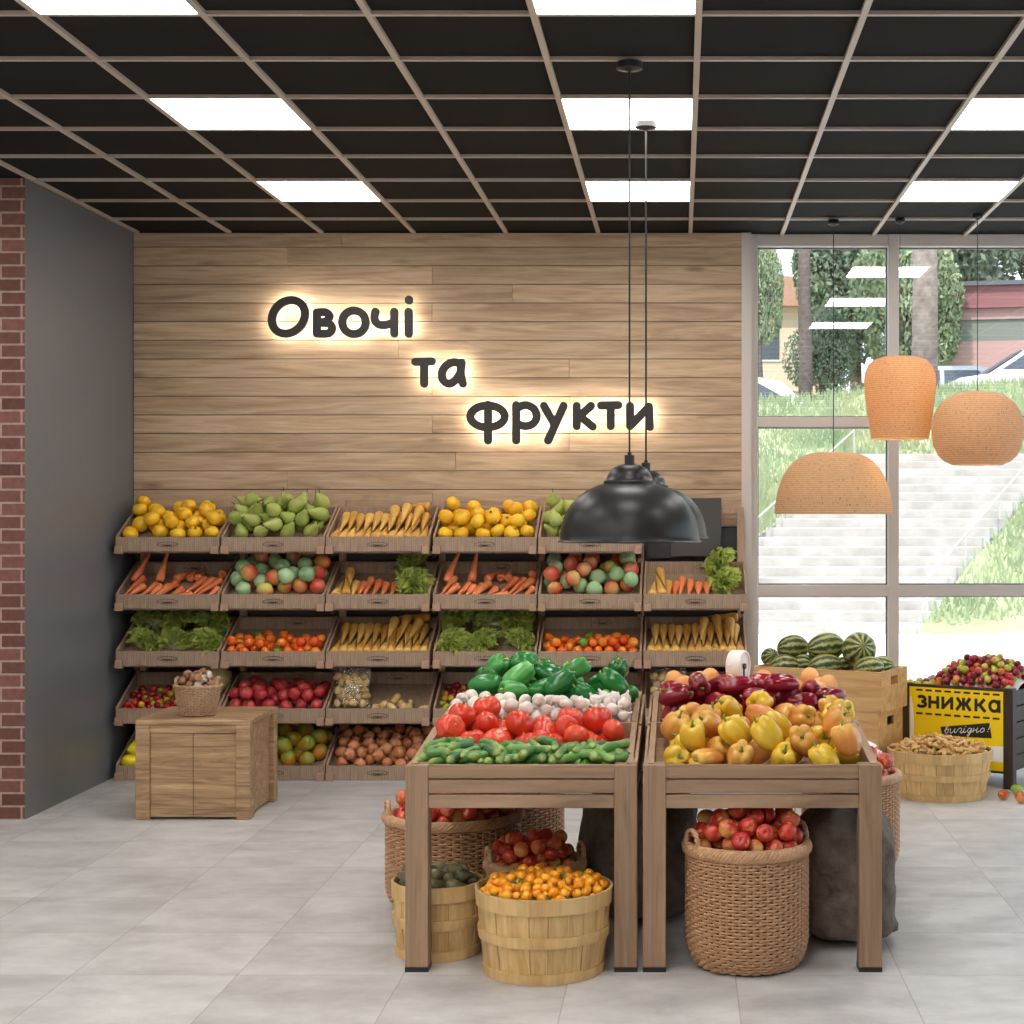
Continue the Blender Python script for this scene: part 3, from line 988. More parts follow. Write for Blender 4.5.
def stem_mesh(R_, z, L, r, mat, bend=.3, name='stem', flare=1.6):
    mb = MB()
    mb.tube([(0, 0, z - .1 * L), (0, 0, z + L * .3), (bend * L * .3, 0, z + L * .7), (bend * L, 0, z + L)], [r * flare, r, r * .9, r * 1.15], 8)
    return mb.mesh(name, mat, 'all')


G_LEAF = plain('fresh_leaf_green', srgb(70, 128, 52), .5, var=.2)
G_STEM = plain('pepper_stem_green', srgb(110, 140, 60), .5, var=.2)
Y_STEM = plain('yellow_calyx', srgb(214, 196, 92), .5, var=.2)
B_STEM = plain('brown_fruit_stem', srgb(92, 66, 40), .7)


def one(*c):
    return [(0, srgb(*c)), (1, srgb(*c))]


S = {}
S['ytom'] = skin('yellow_tomato_skin', [(0, srgb(236, 176, 26)), (1, srgb(246, 196, 44))], .22, .08)
S['rtom'] = skin('red_tomato_skin', [(0, srgb(210, 60, 38)), (1, srgb(228, 82, 52))], .2, .12)
S['dtom'] = skin('rosy_tomato_skin', [(0, srgb(176, 44, 52)), (1, srgb(204, 70, 72))], .3, .2)
S['otom'] = skin('orange_tomato_skin', [(0, srgb(232, 84, 26)), (.55, srgb(240, 122, 34)), (.88, srgb(236, 140, 50)), (.9, srgb(128, 142, 36)), (1, srgb(110, 138, 40))], .25, .12)
S['pear'] = skin('green_pear_skin', [(0, srgb(150, 166, 76)), (1, srgb(184, 190, 104))], .4, .2, (srgb(120, 130, 56), 90, .5))
S['parsnip'] = skin('yellow_parsnip_skin', [(0, srgb(206, 152, 70)), (1, srgb(232, 186, 100))], .5, .25, None, None, .2, 30)
S['carrot'] = skin('carrot_skin', [(0, srgb(222, 116, 66)), (1, srgb(240, 140, 86))], .5, .22, None, None, .25, 40)
S['gapple'] = skin('green_mango_skin', [(0, srgb(146, 182, 130)), (1, srgb(176, 204, 152))], .3, .25)
S['rapple'] = skin('blush_mango_skin', [(0, srgb(226, 150, 60)), (.5, srgb(232, 150, 110)), (1, srgb(196, 196, 96))], .3, .2, None, (srgb(212, 66, 54), -.03, .05, .9))
S['plum'] = skin('mixed_plum_skin', [(0, srgb(112, 22, 42)), (.34, srgb(150, 30, 46)), (.35, srgb(196, 46, 62)), (.6, srgb(206, 92, 84)), (.61, srgb(222, 140, 60)), (.72, srgb(200, 90, 50)), (.73, srgb(186, 184, 70)), (1, srgb(170, 176, 52))], .28, .25)
S['cplum'] = skin('dark_plum_skin', [(0, srgb(106, 14, 26)), (.5, srgb(190, 24, 34)), (.7, srgb(216, 70, 40)), (.71, srgb(224, 150, 50)), (.85, srgb(214, 168, 60)), (.86, srgb(150, 166, 50)), (1, srgb(150, 166, 50))], .25, .2)
S['lemon'] = skin('lemon_skin', [(0, srgb(240, 214, 20)), (1, srgb(246, 224, 40))], .35, .1, None, None, .25, 90)
S['mango'] = skin('ripe_mango_skin', [(0, srgb(206, 140, 40)), (.5, srgb(214, 120, 46)), (1, srgb(178, 160, 50))], .3, .3, None, (srgb(120, 140, 44), -.02, .06, 1.0))
S['onion'] = skin('brown_onion_skin', [(0, srgb(184, 110, 68)), (1, srgb(214, 150, 106))], .35, .3, None, None, .1, 14)
S['potato'] = skin('pale_potato_skin', [(0, srgb(186, 152, 96)), (1, srgb(210, 178, 122))], .65, .25, None, None, .3, 25)
S['cuke'] = skin('gherkin_skin', [(0, srgb(46, 92, 48)), (.5, srgb(76, 128, 60)), (1, srgb(112, 158, 76))], .35, .35, None, (srgb(168, 186, 100), .022, .068, .6), .5, 60)
S['mush'] = skin('white_mushroom_skin', [(0, srgb(214, 202, 190)), (1, srgb(234, 226, 216))], .6, .16)
S['garlic'] = skin('white_garlic_skin', [(0, srgb(226, 216, 208)), (1, srgb(240, 234, 228))], .5, .14)
S['gpep'] = skin('green_pepper_skin', [(0, srgb(26, 96, 46)), (.6, srgb(48, 132, 62)), (1, srgb(104, 180, 94))], .16, .2, None, None, 0, 10)
S['ypep'] = skin('yellow_pepper_skin', [(0, srgb(206, 164, 38)), (1, srgb(232, 192, 62))], .17, .15)
S['opep'] = skin('orange_pepper_skin', [(0, srgb(206, 128, 58)), (1, srgb(228, 156, 76))], .2, .2, None, (srgb(222, 172, 80), .01, .07, 1.0))
S['rpep'] = skin('dark_red_pepper_skin', [(0, srgb(118, 18, 36)), (1, srgb(158, 30, 50))], .15, .15)
S['apricot'] = skin('apricot_skin', [(0, srgb(236, 160, 92)), (1, srgb(246, 186, 118))], .5, .15, None, (srgb(232, 140, 84), -.01, .04, 1.0))
S['tang'] = skin('tangerine_skin', [(0, srgb(242, 150, 24)), (1, srgb(250, 176, 44))], .35, .1, None, None, .25, 120)
S['avo'] = skin('dark_avocado_skin', [(0, srgb(78, 76, 52)), (1, srgb(140, 132, 94))], .4, .3, None, None, .3, 60)
S['apple'] = skin('red_apple_skin', [(0, srgb(190, 50, 40)), (.45, srgb(206, 84, 56)), (.7, srgb(222, 160, 80)), (1, srgb(230, 190, 100))], .22, .25, (srgb(232, 184, 104), 26, .5), (srgb(190, 50, 46), -.04, .035, 2.2), 0, 22)
S['nut'] = skin('peanut_shell', [(0, srgb(196, 152, 92)), (1, srgb(222, 184, 124))], .75, .3, None, None, .5, 110)
S['bmush'] = skin('brown_mushroom_skin', [(0, srgb(150, 104, 74)), (.7, srgb(176, 130, 98)), (.71, srgb(222, 208, 190)), (1, srgb(222, 208, 190))], .6, .25)
S['melon'] = skin('pale_melon_skin', one(192, 176, 116), .45, .2)


def melon_stripes():
    t = NT('watermelon_rind')
    c = t.coord()
    s = t.n('SeparateXYZ', Vector=c).outputs
    rnd = t.n('ObjectInfo').outputs['Random']
    ang = t.math('ARCTAN2', s[1], s[0])
    nz = t.noise(t.n('VectorMath', {'operation': 'ADD'}, _0=c, _1=t.n('CombineXYZ', X=t.math('MULTIPLY', rnd, 9.0), Y=0.0, Z=0.0).outputs[0]).outputs[0], 3.4, 6, .75, .4)
    a2 = t.math('ADD', t.math('MULTIPLY', ang, 11.0), t.math('MULTIPLY', t.math('SUBTRACT', nz, .5), 8.0))
    w = t.math('SINE', a2)
    col = t.ramp(t.math('ADD', t.math('MULTIPLY', w, .5), .5), [(.22, srgb(54, 66, 34)), (.5, srgb(88, 100, 50)), (.7, srgb(140, 146, 80)), (.95, srgb(172, 172, 104))])
    return t.out(t.pbsdf(col, .3))


S['wm'] = melon_stripes()


def lettuce_mat():
    t = NT('curly_lettuce_leaf')
    at_ = t.n('Attribute', {'attribute_name': 'tip'}).outputs['Fac']
    rnd = t.n('NewGeometry').outputs['Random Per Island']
    col = t.ramp(at_, [(0, srgb(236, 238, 204)), (.4, srgb(204, 214, 126)), (1, srgb(194, 206, 112))])
    col = t.mix(.8, col, t.ramp(rnd, [(0, (.55, .66, .52, 1)), (.4, (.98, 1, .92, 1)), (1, (1.25, 1.2, 1.0, 1))]), 'MULTIPLY')
    d = t.pbsdf(col, .5)
    tl = t.n('BsdfTranslucent', Color=col).outputs[0]
    return t.out(t.n('MixShader', Fac=.4, _1=d, _2=tl).outputs[0])


S['lettuce'] = lettuce_mat()


def lettuce_mesh(seed, R_=.115, n=230):
    rr = random.Random(seed)
    vs, fs, tips = [], [], []
    for k in range(n):
        u = (k + .5) / n
        el = PI * .5 * (1 - u) ** .8 * .98 - .1
        az = k * 2.39996 + rr.uniform(-.3, .3)
        L = R_ * (.85 + .35 * rr.random())
        d = Vector((math.cos(az) * math.cos(el), math.sin(az) * math.cos(el), math.sin(el) * .92 + .05))
        side = d.cross(Vector((0, 0, 1)))
        side = side.normalized() if side.length > .05 else Vector((1, 0, 0))
        side = Matrix.Rotation(rr.uniform(-.9, .9), 3, d) @ side
        nr = d.cross(side).normalized()
        ns, nw = 7, 6
        b = len(vs)
        f1, f2, p1 = rr.uniform(9, 15), rr.uniform(16, 26), rr.uniform(0, 6)
        for i in range(ns + 1):
            t = i / ns
            wd = R_ * (.03 + .15 * t ** .8) * (1 - .35 * max(0, t - .8) / .2)
            for j in range(nw + 1):
                s = (j / nw - .5) * 2
                ruff = (.5 * math.sin(f1 * t + 3.0 * s + p1) + .5 * math.sin(f2 * t * .6 + 7 * s + p1 * 2)) * R_ * .22 * (abs(s) * .75 + .25) * t
                curl = R_ * .22 * t * t * t
                p = d * (L * t + ruff * .5) + side * (wd * s) + nr * (ruff + curl * s * s)
                vs.append(p); tips.append(min(1, .75 * t * t + .35 * abs(s) * t))
        for i in range(ns):
            for j in range(nw):
                q = b + i * (nw + 1) + j
                fs.append((q, q + 1, q + nw + 2, q + nw + 1))
    mb = MB(); mb.add(vs, fs)
    me = mb.mesh('lettuce', S['lettuce'], 'all')
    a = me.attributes.new('tip', 'FLOAT', 'POINT')
    a.data.foreach_set('value', tips)
    return me


KIND = {}


def kind(key, name, cat, r, bodies, kids=(), group_desc=None):
    KIND[key] = dict(name=name, cat=cat, r=r, bodies=bodies, kids=kids)


def vary(name, prof, mat, n=3, **kw):
    return [body(name, prof, mat, rough_=kw.get('rough_', .03), rs=3 + 5 * i, seg=kw.get('seg', 18), fn=kw.get('fn'), bend=kw.get('bend', 0) * (1 - i)) for i in range(n)]


tom = ball(.86, 12, .16, .08)
kind('ytom', 'yellow_tomato', 'tomato', .046, [body('yellow_tomato', scaled(tom, .05), S['ytom'], 22, lobes(6, .05))], [('calyx', calyx_mesh(.05, 6, .6, .034, G_LEAF, .35), .4)])
kind('rtom', 'red_tomato', 'tomato', .050, [body('red_tomato', scaled(tom, .054), S['rtom'], 26, lobes(5, .05)), body('red_tomato', scaled(tom, .055), S['rtom'], 26, lobes(7, .07))], [('calyx', calyx_mesh(.05, 7, .72, .034, Y_STEM, .26, .10, .15), 1)])
kind('dtom', 'rosy_tomato', 'tomato', .040, [body('rosy_tomato', scaled(tom, .043), S['dtom'], 20, lobes(5, .04))], [('calyx', calyx_mesh(.042, 6, .7, .029, G_LEAF, .35), 1)])
kind('otom', 'orange_cherry_tomato', 'tomato', .031, [body('orange_cherry_tomato', scaled(ball(.93, 10, .06), .032), S['otom'], 16)])
pear_p = [(.004, -.052), (.018, -.054), (.034, -.044), (.043, -.022), (.0435, -.003), (.037, .018), (.026, .038), (.018, .056), (.0135, .070), (.009, .078), (.003, .078)]
kind('pear', 'green_pear', 'pear', .047, [body('green_pear', pear_p, S['pear'], 18, rough_=.04, rs=2), body('green_pear', [(r * 1.05, z * .9) for r, z in pear_p], S['pear'], 18, rough_=.05, rs=9, bend=1.2)], [('stem', stem_mesh(.04, .076, .022, .0022, B_STEM), 1)])
kind('gapple', 'green_mango', 'mango', .047, vary('green_mango', scaled(ball(1.0, 12, .1, .04), .05), S['gapple'], 2))
kind('rapple', 'blushed_mango', 'mango', .047, vary('blushed_mango', scaled(ball(1.0, 12, .1, .04), .05), S['rapple'], 2), [('stem', stem_mesh(.05, .042, .012, .002, B_STEM), 1)])
kind('plum', 'plum', 'plum', .0215, vary('plum', scaled(ball(1.05, 10, .1), .0225), S['plum'], 1, seg=14, rough_=.02))
kind('cplum', 'cherry_plum', 'plum', .021, vary('cherry_plum', scaled(ball(1.0, 10, .1), .0215), S['cplum'], 1, seg=14, rough_=.02))
lem = [(.003, -.066), (.009, -.062), (.018, -.052), (.034, -.036), (.044, -.012), (.044, .012), (.034, .036), (.018, .050), (.010, .060), (.007, .066), (.002, .068)]
kind('lemon', 'lemon', 'lemon', .046, [body('lemon', lem, S['lemon'], 18, rough_=.02)])
mg = [(r * (1 + .15 * z), z * 1.32) for r, z in ball(1, 12)]
kind('mango', 'ripe_mango', 'mango', .049, [body('ripe_mango', scaled(mg, .046), S['mango'], 18, rough_=.04, bend=1.5)])
on = [(.003, -.034), (.014, -.034), (.030, -.022), (.036, -.002), (.034, .014), (.022, .028), (.009, .036), (.005, .046), (.006, .052), (.002, .053)]
kind('onion', 'brown_onion', 'onion', .0345, [body('brown_onion', on, S['onion'], 18, rough_=.03), body('brown_onion', [(r * 1.08, z * .9) for r, z in on], S['onion'], 18, rough_=.05, rs=8)])
kind('potato', 'potato', 'potato', .031, vary('potato', scaled([(r * .92, z * 1.25) for r, z in ball(1, 10)], .032), S['potato'], 3, rough_=.1, seg=14))
kind('mush', 'white_mushroom', 'mushroom', .026, [body('white_mushroom', [(.004, -.022), (.011, -.022), (.0115, -.006), (.022, -.008), (.0285, -.002), (.027, .010), (.019, .020), (.009, .024), (.002, .0245)], S['mush'], 16, rough_=.03)])
gar = [(.003, -.022), (.012, -.023), (.024, -.014), (.027, -.002), (.021, .011), (.010, .020), (.0055, .028), (.005, .038), (.002, .040)]
kind('garlic', 'garlic_bulb', 'garlic', .026, [body('garlic_bulb', gar, S['garlic'], 24, lobes(8, .09))])


def pepper(mat, name, w, h, nl, am, s):
    p = []
    for i in range(15):
        t = i / 14
        z = -h + 2 * h * t
        r = w * (math.sin(PI * min(1, t * .97 + .015)) ** .32) * (.84 + .20 * t)
        p.append((max(r, .003), z))
    p = p[:-1] + [(.024 * s, h * .94), (.012 * s, h * .80), (.003, h * .76)]
    def fn(th, t, r, z):
        c = abs(math.cos(nl * th / 2)) ** .8
        k = 1 - am + am * c
        dz = .012 * s * (c - .5) * (1 if z > 0 else -.9) * (min(1, r / w) if abs(z) > h * .4 else .3)
        return r * k * (1 + .04 * math.sin(th * 2 + 1)), z + dz
    return body(name, p, mat, 36, fn, rough_=.05, rs=int(nl * 10))


PS = stem_mesh(.03, .046, .030, .0044, G_STEM, .35, flare=2.6)
PSY = stem_mesh(.03, .046, .024, .0042, Y_STEM, .35, flare=2.2)
kind('gpep', 'green_pepper', 'pepper', .056, [pepper(S['gpep'], 'green_pepper', .054, .060, 4, .16, 1), pepper(S['gpep'], 'green_pepper', .050, .072, 3, .18, 1)], [('stem', PSY, 1)])
kind('ypep', 'yellow_pepper', 'pepper', .057, [pepper(S['ypep'], 'yellow_pepper', .057, .058, 4, .17, 1), pepper(S['ypep'], 'yellow_pepper', .056, .064, 3, .17, 1)], [('stem', PS, 1)])
kind('opep', 'orange_pepper', 'pepper', .057, [pepper(S['opep'], 'orange_pepper', .056, .062, 5, .14, 1), pepper(S['opep'], 'orange_pepper', .054, .070, 4, .15, 1)], [('stem', PS, 1)])
kind('rpep', 'dark_red_pepper', 'pepper', .054, [pepper(S['rpep'], 'dark_red_pepper', .049, .076, 3, .16, 1), pepper(S['rpep'], 'dark_red_pepper', .051, .066, 4, .16, 1)], [('stem', PS, 1)])


def crease(th, t, r, z):
    return r * (1 - .07 * math.exp(-(((th + PI) % (2 * PI) - PI) / .22) ** 2)), z


kind('apricot', 'apricot', 'apricot', .037, [body('apricot', scaled(ball(.97, 12, .16, .0), .039), S['apricot'], 24, crease)])
tleaf = MB()
for k_ in range(2):
    c_, s_ = math.cos(k_ * 2.2), math.sin(k_ * 2.2)
    tleaf.add([(0, 0, .016), (c_ * .012 - s_ * .006, s_ * .012 + c_ * .006, .022), (c_ * .028, s_ * .028, .019), (c_ * .012 + s_ * .006, s_ * .012 - c_ * .006, .022)], [(0, 1, 2, 3)])
kind('tang', 'tangerine', 'tangerine', .0185, [body('tangerine', scaled(ball(.92, 10, .08, .05), .0195), S['tang'], 16)], [('leaf', tleaf.mesh('leaf', G_LEAF), .22)])
kind('avo', 'avocado', 'avocado', .026, [body('avocado', [(r * .62, z * .52) for r, z in pear_p], S['avo'], 14, rough_=.04)])
app = ball(.92, 12, .26, .16, .32)
kind('apple', 'red_apple', 'apple', .034, [body('red_apple', scaled([(r * (1 + .08 * z), z) for r, z in app], .036), S['apple'], 18, lobes(5, .03)), body('red_apple', scaled(app, .0355), S['apple'], 18)], [('stem', stem_mesh(.03, .022, .018, .0014, B_STEM), 1)])
nutp = []
for i_ in range(13):
    a_ = PI * i_ / 12
    nutp.append((max(.002, .0125 * math.sin(a_) ** .6 * (1 - .26 * math.exp(-((i_ - 6) / 1.6) ** 2))), -.0255 * math.cos(a_)))
kind('nut', 'peanut', 'peanut', .0165, vary('peanut', nutp, S['nut'], 2, rough_=.06, seg=12))
kind('bmush', 'brown_mushroom', 'mushroom', .022, [body('brown_mushroom', [(.004, -.026), (.009, -.026), (.009, -.006), (.018, -.009), (.024, -.003), (.023, .008), (.015, .016), (.002, .019)], S['bmush'], 14, rough_=.03)])
LET_ME = [lettuce_mesh(s) for s in (1, 2, 3)]
kind('lettuce', 'curly_lettuce', 'lettuce', .11, LET_ME)


def root_mesh(name, L, r, mat, seed, crown=True):
    rr = random.Random(seed)
    p = [(.002, -.004), (r * .35, -.003), (r * .42, .002)] if crown else []
    p = [(.002, .006), (r * .30, .005), (r * .40, .0), (r * .78, .003), (r * .98, .014), (r, .03)]
    for i in range(1, 12):
        t = i / 11
        p.append((max(.0016, r * (1 - t * .93) * (1 + .05 * rr.uniform(-1, 1)) * (1 - .25 * t * (1 - t))), .03 + (L - .03) * t))
    return body(name, p, mat, 14)


kind('parsnip', 'parsnip', 'parsnip', .03, [root_mesh('parsnip', .215, .031, S['parsnip'], 1), root_mesh('parsnip', .20, .032, S['parsnip'], 2)])
kind('carrot', 'carrot', 'carrot', .03, [root_mesh('carrot', .20, .028, S['carrot'], 3), root_mesh('carrot', .22, .027, S['carrot'], 4)])
ck = []
for i_ in range(15):
    t_ = i_ / 14
    ck.append((max(.002, .0175 * min(1, (math.sin(PI * min(max(t_, .0), 1)) * 2.2)) ** .55 * (1 - .12 * t_)), -.055 + .122 * t_))
kind('cuke', 'gherkin_cucumber', 'cucumber', .0175, [body('gherkin_cucumber', ck, S['cuke'], 14, rough_=.05, rs=4, bend=2.0), body('gherkin_cucumber', [(r * 1.05, z * .85) for r, z in ck], S['cuke'], 14, rough_=.05, rs=6, bend=-1.5)])
wm = ball(1.28, 18)
kind('wm', 'watermelon', 'watermelon', .1, [body('watermelon', wm, S['wm'], 32)])

# ================================================================== piles
PILES = []
NRG = np.random.default_rng(11)


class Pile:
    def __init__(s, place, group):
        s.place, s.group, s.items = place, group, []
        PILES.append(s)


def item(pile, key, loc, rot, sc=1.0, desc=None, bi=None):
    K = KIND[key]
    o = put(K['name'], K['bodies'][R.randrange(len(K['bodies'])) if bi is None else bi], None, loc, rot, sc)
    for nm, me, pr in K['kids']:
        if R.random() < pr:
            put(nm, me, o)
    o['category'] = K['cat']
    pile.items.append((o, desc or K['name'].replace('_', ' '), K['r'] * (sc if not hasattr(sc, '__len__') else max(sc))))
    return o


def upright(tilt):
    """mostly stalk up, tipped by up to tilt"""
    return Euler((R.uniform(-tilt, tilt), R.uniform(-tilt, tilt), R.uniform(0, 6.28)))


def anyrot():
    return Euler((R.uniform(0, 6.28), R.uniform(-1.5, 1.5), R.uniform(0, 6.28)))


def aimed(v, roll=None):
    q = Vector(v).to_track_quat('Z', 'Y')
    return (q @ Euler((0, 0, R.uniform(0, 6.28) if roll is None else roll)).to_quaternion()).to_euler()


def pack(pile, n, keys, inside, floor, rot, box, dz=0.0, front=0.0, jit=.15, scale=(.94, 1.06), seedpts=None, cand=260, descs=None, M_=None):
    """drop n fruits one by one into a bin: each settles where it lies lowest over the bin's floor"""
    P = np.zeros((0, 4)) if seedpts is None else np.array(seedpts)
    rad = {k: KIND[k]['r'] for k in keys}
    rm = max(rad.values()) * scale[1]
    C = [(x, y) for x, y in ((R.uniform(box[0], box[1]), R.uniform(box[2], box[3])) for _ in range(cand * 6)) if inside(x, y, rm)]
    if not C:
        return P
    fz = np.array([floor(x, y) for x, y in C])
    C = np.array(C)
    for i in range(n):
        key = R.choice(keys)
        sc = R.uniform(*scale)
        r = rad[key] * sc
        z = fz + r
        if len(P):
            d2 = (C[:, :1] - P[None, :, 0]) ** 2 + (C[:, 1:2] - P[None, :, 1]) ** 2
            rr = (P[:, 3] + r) ** 2
            z = np.maximum(z, (np.where(d2 < rr, P[:, 2] + np.sqrt(np.maximum(rr - d2, 0)), -9)).max(axis=1))
        noise = NRG.random(len(C))
        b_ = int(np.argmin(z - (1 - front) * fz + noise * r * jit))
        loc = Vector((C[b_, 0], C[b_, 1], z[b_]))
        P = np.vstack([P, [loc.x, loc.y, loc.z, r]])
        wl = loc if M_ is None else M_ @ loc
        item(pile, key, wl, rot(), sc)
    return P


def crate_bin(r, c, shrink=0.0):
    x0, z0 = CXL[c], ZR[r]
    inside = lambda x, y, q: x0 + .014 + q < x < x0 + CW - .014 - q - shrink and 10.146 + q * .95 < y < 10.515 - q
    floor = lambda x, y: z0 - .05 + .436 * (y - 10.144) + .03 * 0
    return inside, floor, (x0, x0 + CW, 10.14, 10.52)


def crate_pt(r, c, u, v, h):
    """u across, v depth 0..1, h above the tilted bottom"""
    y = 10.146 + v * .366
    return Vector((CXL[c] + .014 + u * (CW - .028), y, ZR[r] - .05 + .436 * (y - 10.144) + h))


def crate_pile(r, c, what):
    return Pile(cname(r, c), '%s in %s' % (what, cname(r, c)))


slant = 1.09
for (r, c) in ((0, 0), (0, 3)):
    ins, fl, bx_ = crate_bin(r, c)
    pack(crate_pile(r, c, 'yellow tomatoes'), 31, ['ytom'], ins, lambda x, y, f=fl: f(x, y), lambda: upright(.9), bx_, jit=.25)
for (r, c) in ((0, 1), (0, 4)):
    ins, fl, bx_ = crate_bin(r, c)
    pack(crate_pile(r, c, 'green pears'), 37, ['pear'], ins, fl, lambda: aimed((R.uniform(-1, 1), R.uniform(-1.0, .2), R.uniform(-.1, 1))), bx_, jit=.5)
for (r, c) in ((1, 1), (1, 4)):
    ins, fl, bx_ = crate_bin(r, c)
    P = crate_pile(r, c, 'mangoes')
    x0 = CXL[c]
    pack(P, 36, lambda i: 'x', ins, fl, lambda: upright(1.3), bx_) if False else None
    pts = np.zeros((0, 4))
    for i in range(33):
        tmp = R.random()
        pts = pack(P, 1, ['gapple'] if R.random() < .55 else ['rapple'], ins, fl, lambda: anyrot(), bx_, jit=.5, seedpts=pts)
for (r, c) in ((2, 1), (2, 4)):
    ins, fl, bx_ = crate_bin(r, c)
    pack(crate_pile(r, c, 'small orange tomatoes'), 36, ['otom'], ins, fl, lambda: upright(.8), bx_, front=.8, jit=.6)
for (r, c, n) in ((3, 0, 66), (3, 3, 66)):
    ins, fl, bx_ = crate_bin(r, c)
    pack(crate_pile(r, c, 'cherry plums'), n, ['cplum'], lambda x, y, q, f=ins, c=c: f(x, y, q) and not (x > CXL[c] + .40 and y > 10.28), fl, lambda: anyrot(), bx_, front=.30, jit=.8)
ins, fl, bx_ = crate_bin(3, 1)
pack(crate_pile(3, 1, 'red tomatoes'), 36, ['dtom'], ins, fl, lambda: upright(1.1), bx_, front=.6, jit=.6)
ins, fl, bx_ = crate_bin(4, 0)
LP = crate_pile(4, 0, 'lemons')
lq = [(crate_pt(4, 0, .085, .14, .046), .046), (crate_pt(4, 0, .10, .40, .05), .046)]
for p_, r_ in lq:
    item(LP, 'lemon', p_, aimed((1, -.3, .1)))
pack(LP, 24, ['lemon'], ins, fl, lambda: aimed((R.uniform(-1, 1), R.uniform(-1, 1), R.uniform(-.3, .3))), bx_, front=.3, seedpts=[(p_.x, p_.y, p_.z, r_) for p_, r_ in lq])
ins, fl, bx_ = crate_bin(4, 1)
pack(crate_pile(4, 1, 'ripe mangoes'), 34, ['mango'], ins, fl, lambda: aimed((R.uniform(-1, 1), R.uniform(-.7, .2), R.uniform(.1, .8))), bx_, front=.1)
ins, fl, bx_ = crate_bin(4, 2)
pack(crate_pile(4, 2, 'brown onions'), 64, ['onion'], ins, fl, lambda: upright(1.4), bx_, front=.12, jit=.6)

# melons at the back of the plum crates
for c, lab in ((0, 'pale green melon standing in first crate on fourth shelf, behind small mushroom basket'), (3, 'pale melon behind the cherry plums, partly hidden by green peppers')):
    k = crate_pt(3, c, .86, .70, .095)
    me = body('pale_melon', scaled(ball(1.22, 16), .10), S['melon'], 28)
    tag(put('pale_melon', me, None, k + Vector((0, 0, .012)), (-.38, .15, 0)), lab, 'melon')

# parsnips: a front row tips up, a back row crowns up
def lay(pile, key, a, b, bi=None, up=.0):
    K = KIND[key]
    a, b = Vector(a), Vector(b)
    me_i = R.randrange(2) if bi is None else bi
    L = {'parsnip': (.215, .20), 'carrot': (.20, .22)}[key][me_i]
    o = item(pile, key, a, aimed(b - a), (1.0, 1.0, (b - a).length / L), bi=me_i)
    return o


def parsnip_crate(r, c):
    P = crate_pile(r, c, 'parsnips')
    for i in range(12):
        u = .05 + .90 * i / 11
        j = R.uniform(-.02, .02)
        lay(P, 'parsnip', crate_pt(r, c, u, .03, .031), crate_pt(r, c, u + j, .60, .022))
    for i in range(11):
        u = .09 + .82 * i / 10
        lay(P, 'parsnip', crate_pt(r, c, u + R.uniform(-.01, .01), .80 + R.uniform(-.05, .05), .055), crate_pt(r, c, u + R.uniform(-.01, .01), .24, .046))
    for u, v in ((.72, .7), (.60, .62), (.86, .6)):
        lay(P, 'parsnip', crate_pt(r, c, u, v + .1, .115), crate_pt(r, c, u + R.uniform(-.08, .08), v - .46, .092))
    lay(P, 'parsnip', crate_pt(r, c, .95, .86, .10), crate_pt(r, c, .62, .90, .10))


for rc in ((0, 2), (2, 2), (2, 5)):
    parsnip_crate(*rc)


def carrot_crate(r, c):
    P = crate_pile(r, c, 'carrots')
    f = lambda *a: crate_pt(r, c, *a)
    for u, u2 in ((.07, .24), (.33, .40)):
        lay(P, 'carrot', f(u, .42, .05), f(u2 - .02, .78, .24), 1)
    for a, b in (((.16, .50, .066), (.03, .05, .022)), ((.21, .30, .05), (.06, .03, .022)), ((.33, .36, .05), (.19, .03, .02)), ((.38, .28, .05), (.28, .02, .022)),
                 ((.46, .34, .045), (.34, .02, .022)), ((.52, .42, .05), (.38, .04, .022)), ((.47, .55, .045), (.62, .9, .04)), ((.62, .55, .05), (.64, .95, .04)), ((.70, .55, .05), (.72, .95, .04)),
                 ((.80, .52, .055), (.62, .10, .025)), ((.88, .50, .055), (.72, .08, .025)), ((.94, .62, .06), (.98, .95, .04)), ((.97, .45, .06), (.76, .03, .03)),
                 ((.74, .08, .028), (.44, .03, .024)), ((.60, .30, .03), (.50, .03, .022)), ((.98, .25, .04), (.88, .02, .022))):
        lay(P, 'carrot', f(*a), f(*b))


for rc in ((1, 0), (1, 3)):
    carrot_crate(*rc)


def lettuce_at(pile, p, s, tilt):
    o = item(pile, 'lettuce', p, (tilt[0], tilt[1], R.uniform(0, 6)), s)
    return o


def mixed_crate(r, c, n):
    P = crate_pile(r, c, 'roots and lettuce')
    f = lambda *a: crate_pt(r, c, *a)
    lay(P, 'parsnip', f(.06, .04, .031), f(.08, .60, .025)); lay(P, 'parsnip', f(.17, .05, .031), f(.10, .62, .06)); lay(P, 'parsnip', f(.13, .74, .07), f(.19, .20, .065)); lay(P, 'parsnip', f(.22, .50, .031), f(.23, .02, .02))
    for u, v in ((.31, .48), (.37, .66), (.46, .56), (.54, .46), (.63, .46)):
        lay(P, 'carrot', f(u, v, .03), f(u - .03 + (u > .5) * .02, .03, .024))
    for u, v, h in n:
        lettuce_at(P, f(u, v, h), .95, (.9, R.uniform(-.2, .2)))


mixed_crate(1, 2, ((.84, .36, .03), (.80, .74, .09)))
mixed_crate(1, 5, ((.85, .36, .03), (.80, .74, .09)))
for (r, c) in ((2, 0), (2, 3)):
    P = crate_pile(r, c, 'curly lettuce')
    for i in range(3):
        lettuce_at(P, crate_pt(r, c, .18 + .32 * i, .28, .02), .95, (.8, R.uniform(-.2, .2)))
        lettuce_at(P, crate_pt(r, c, .20 + .30 * i, .72, .085), .95, (.7, R.uniform(-.2, .2)))

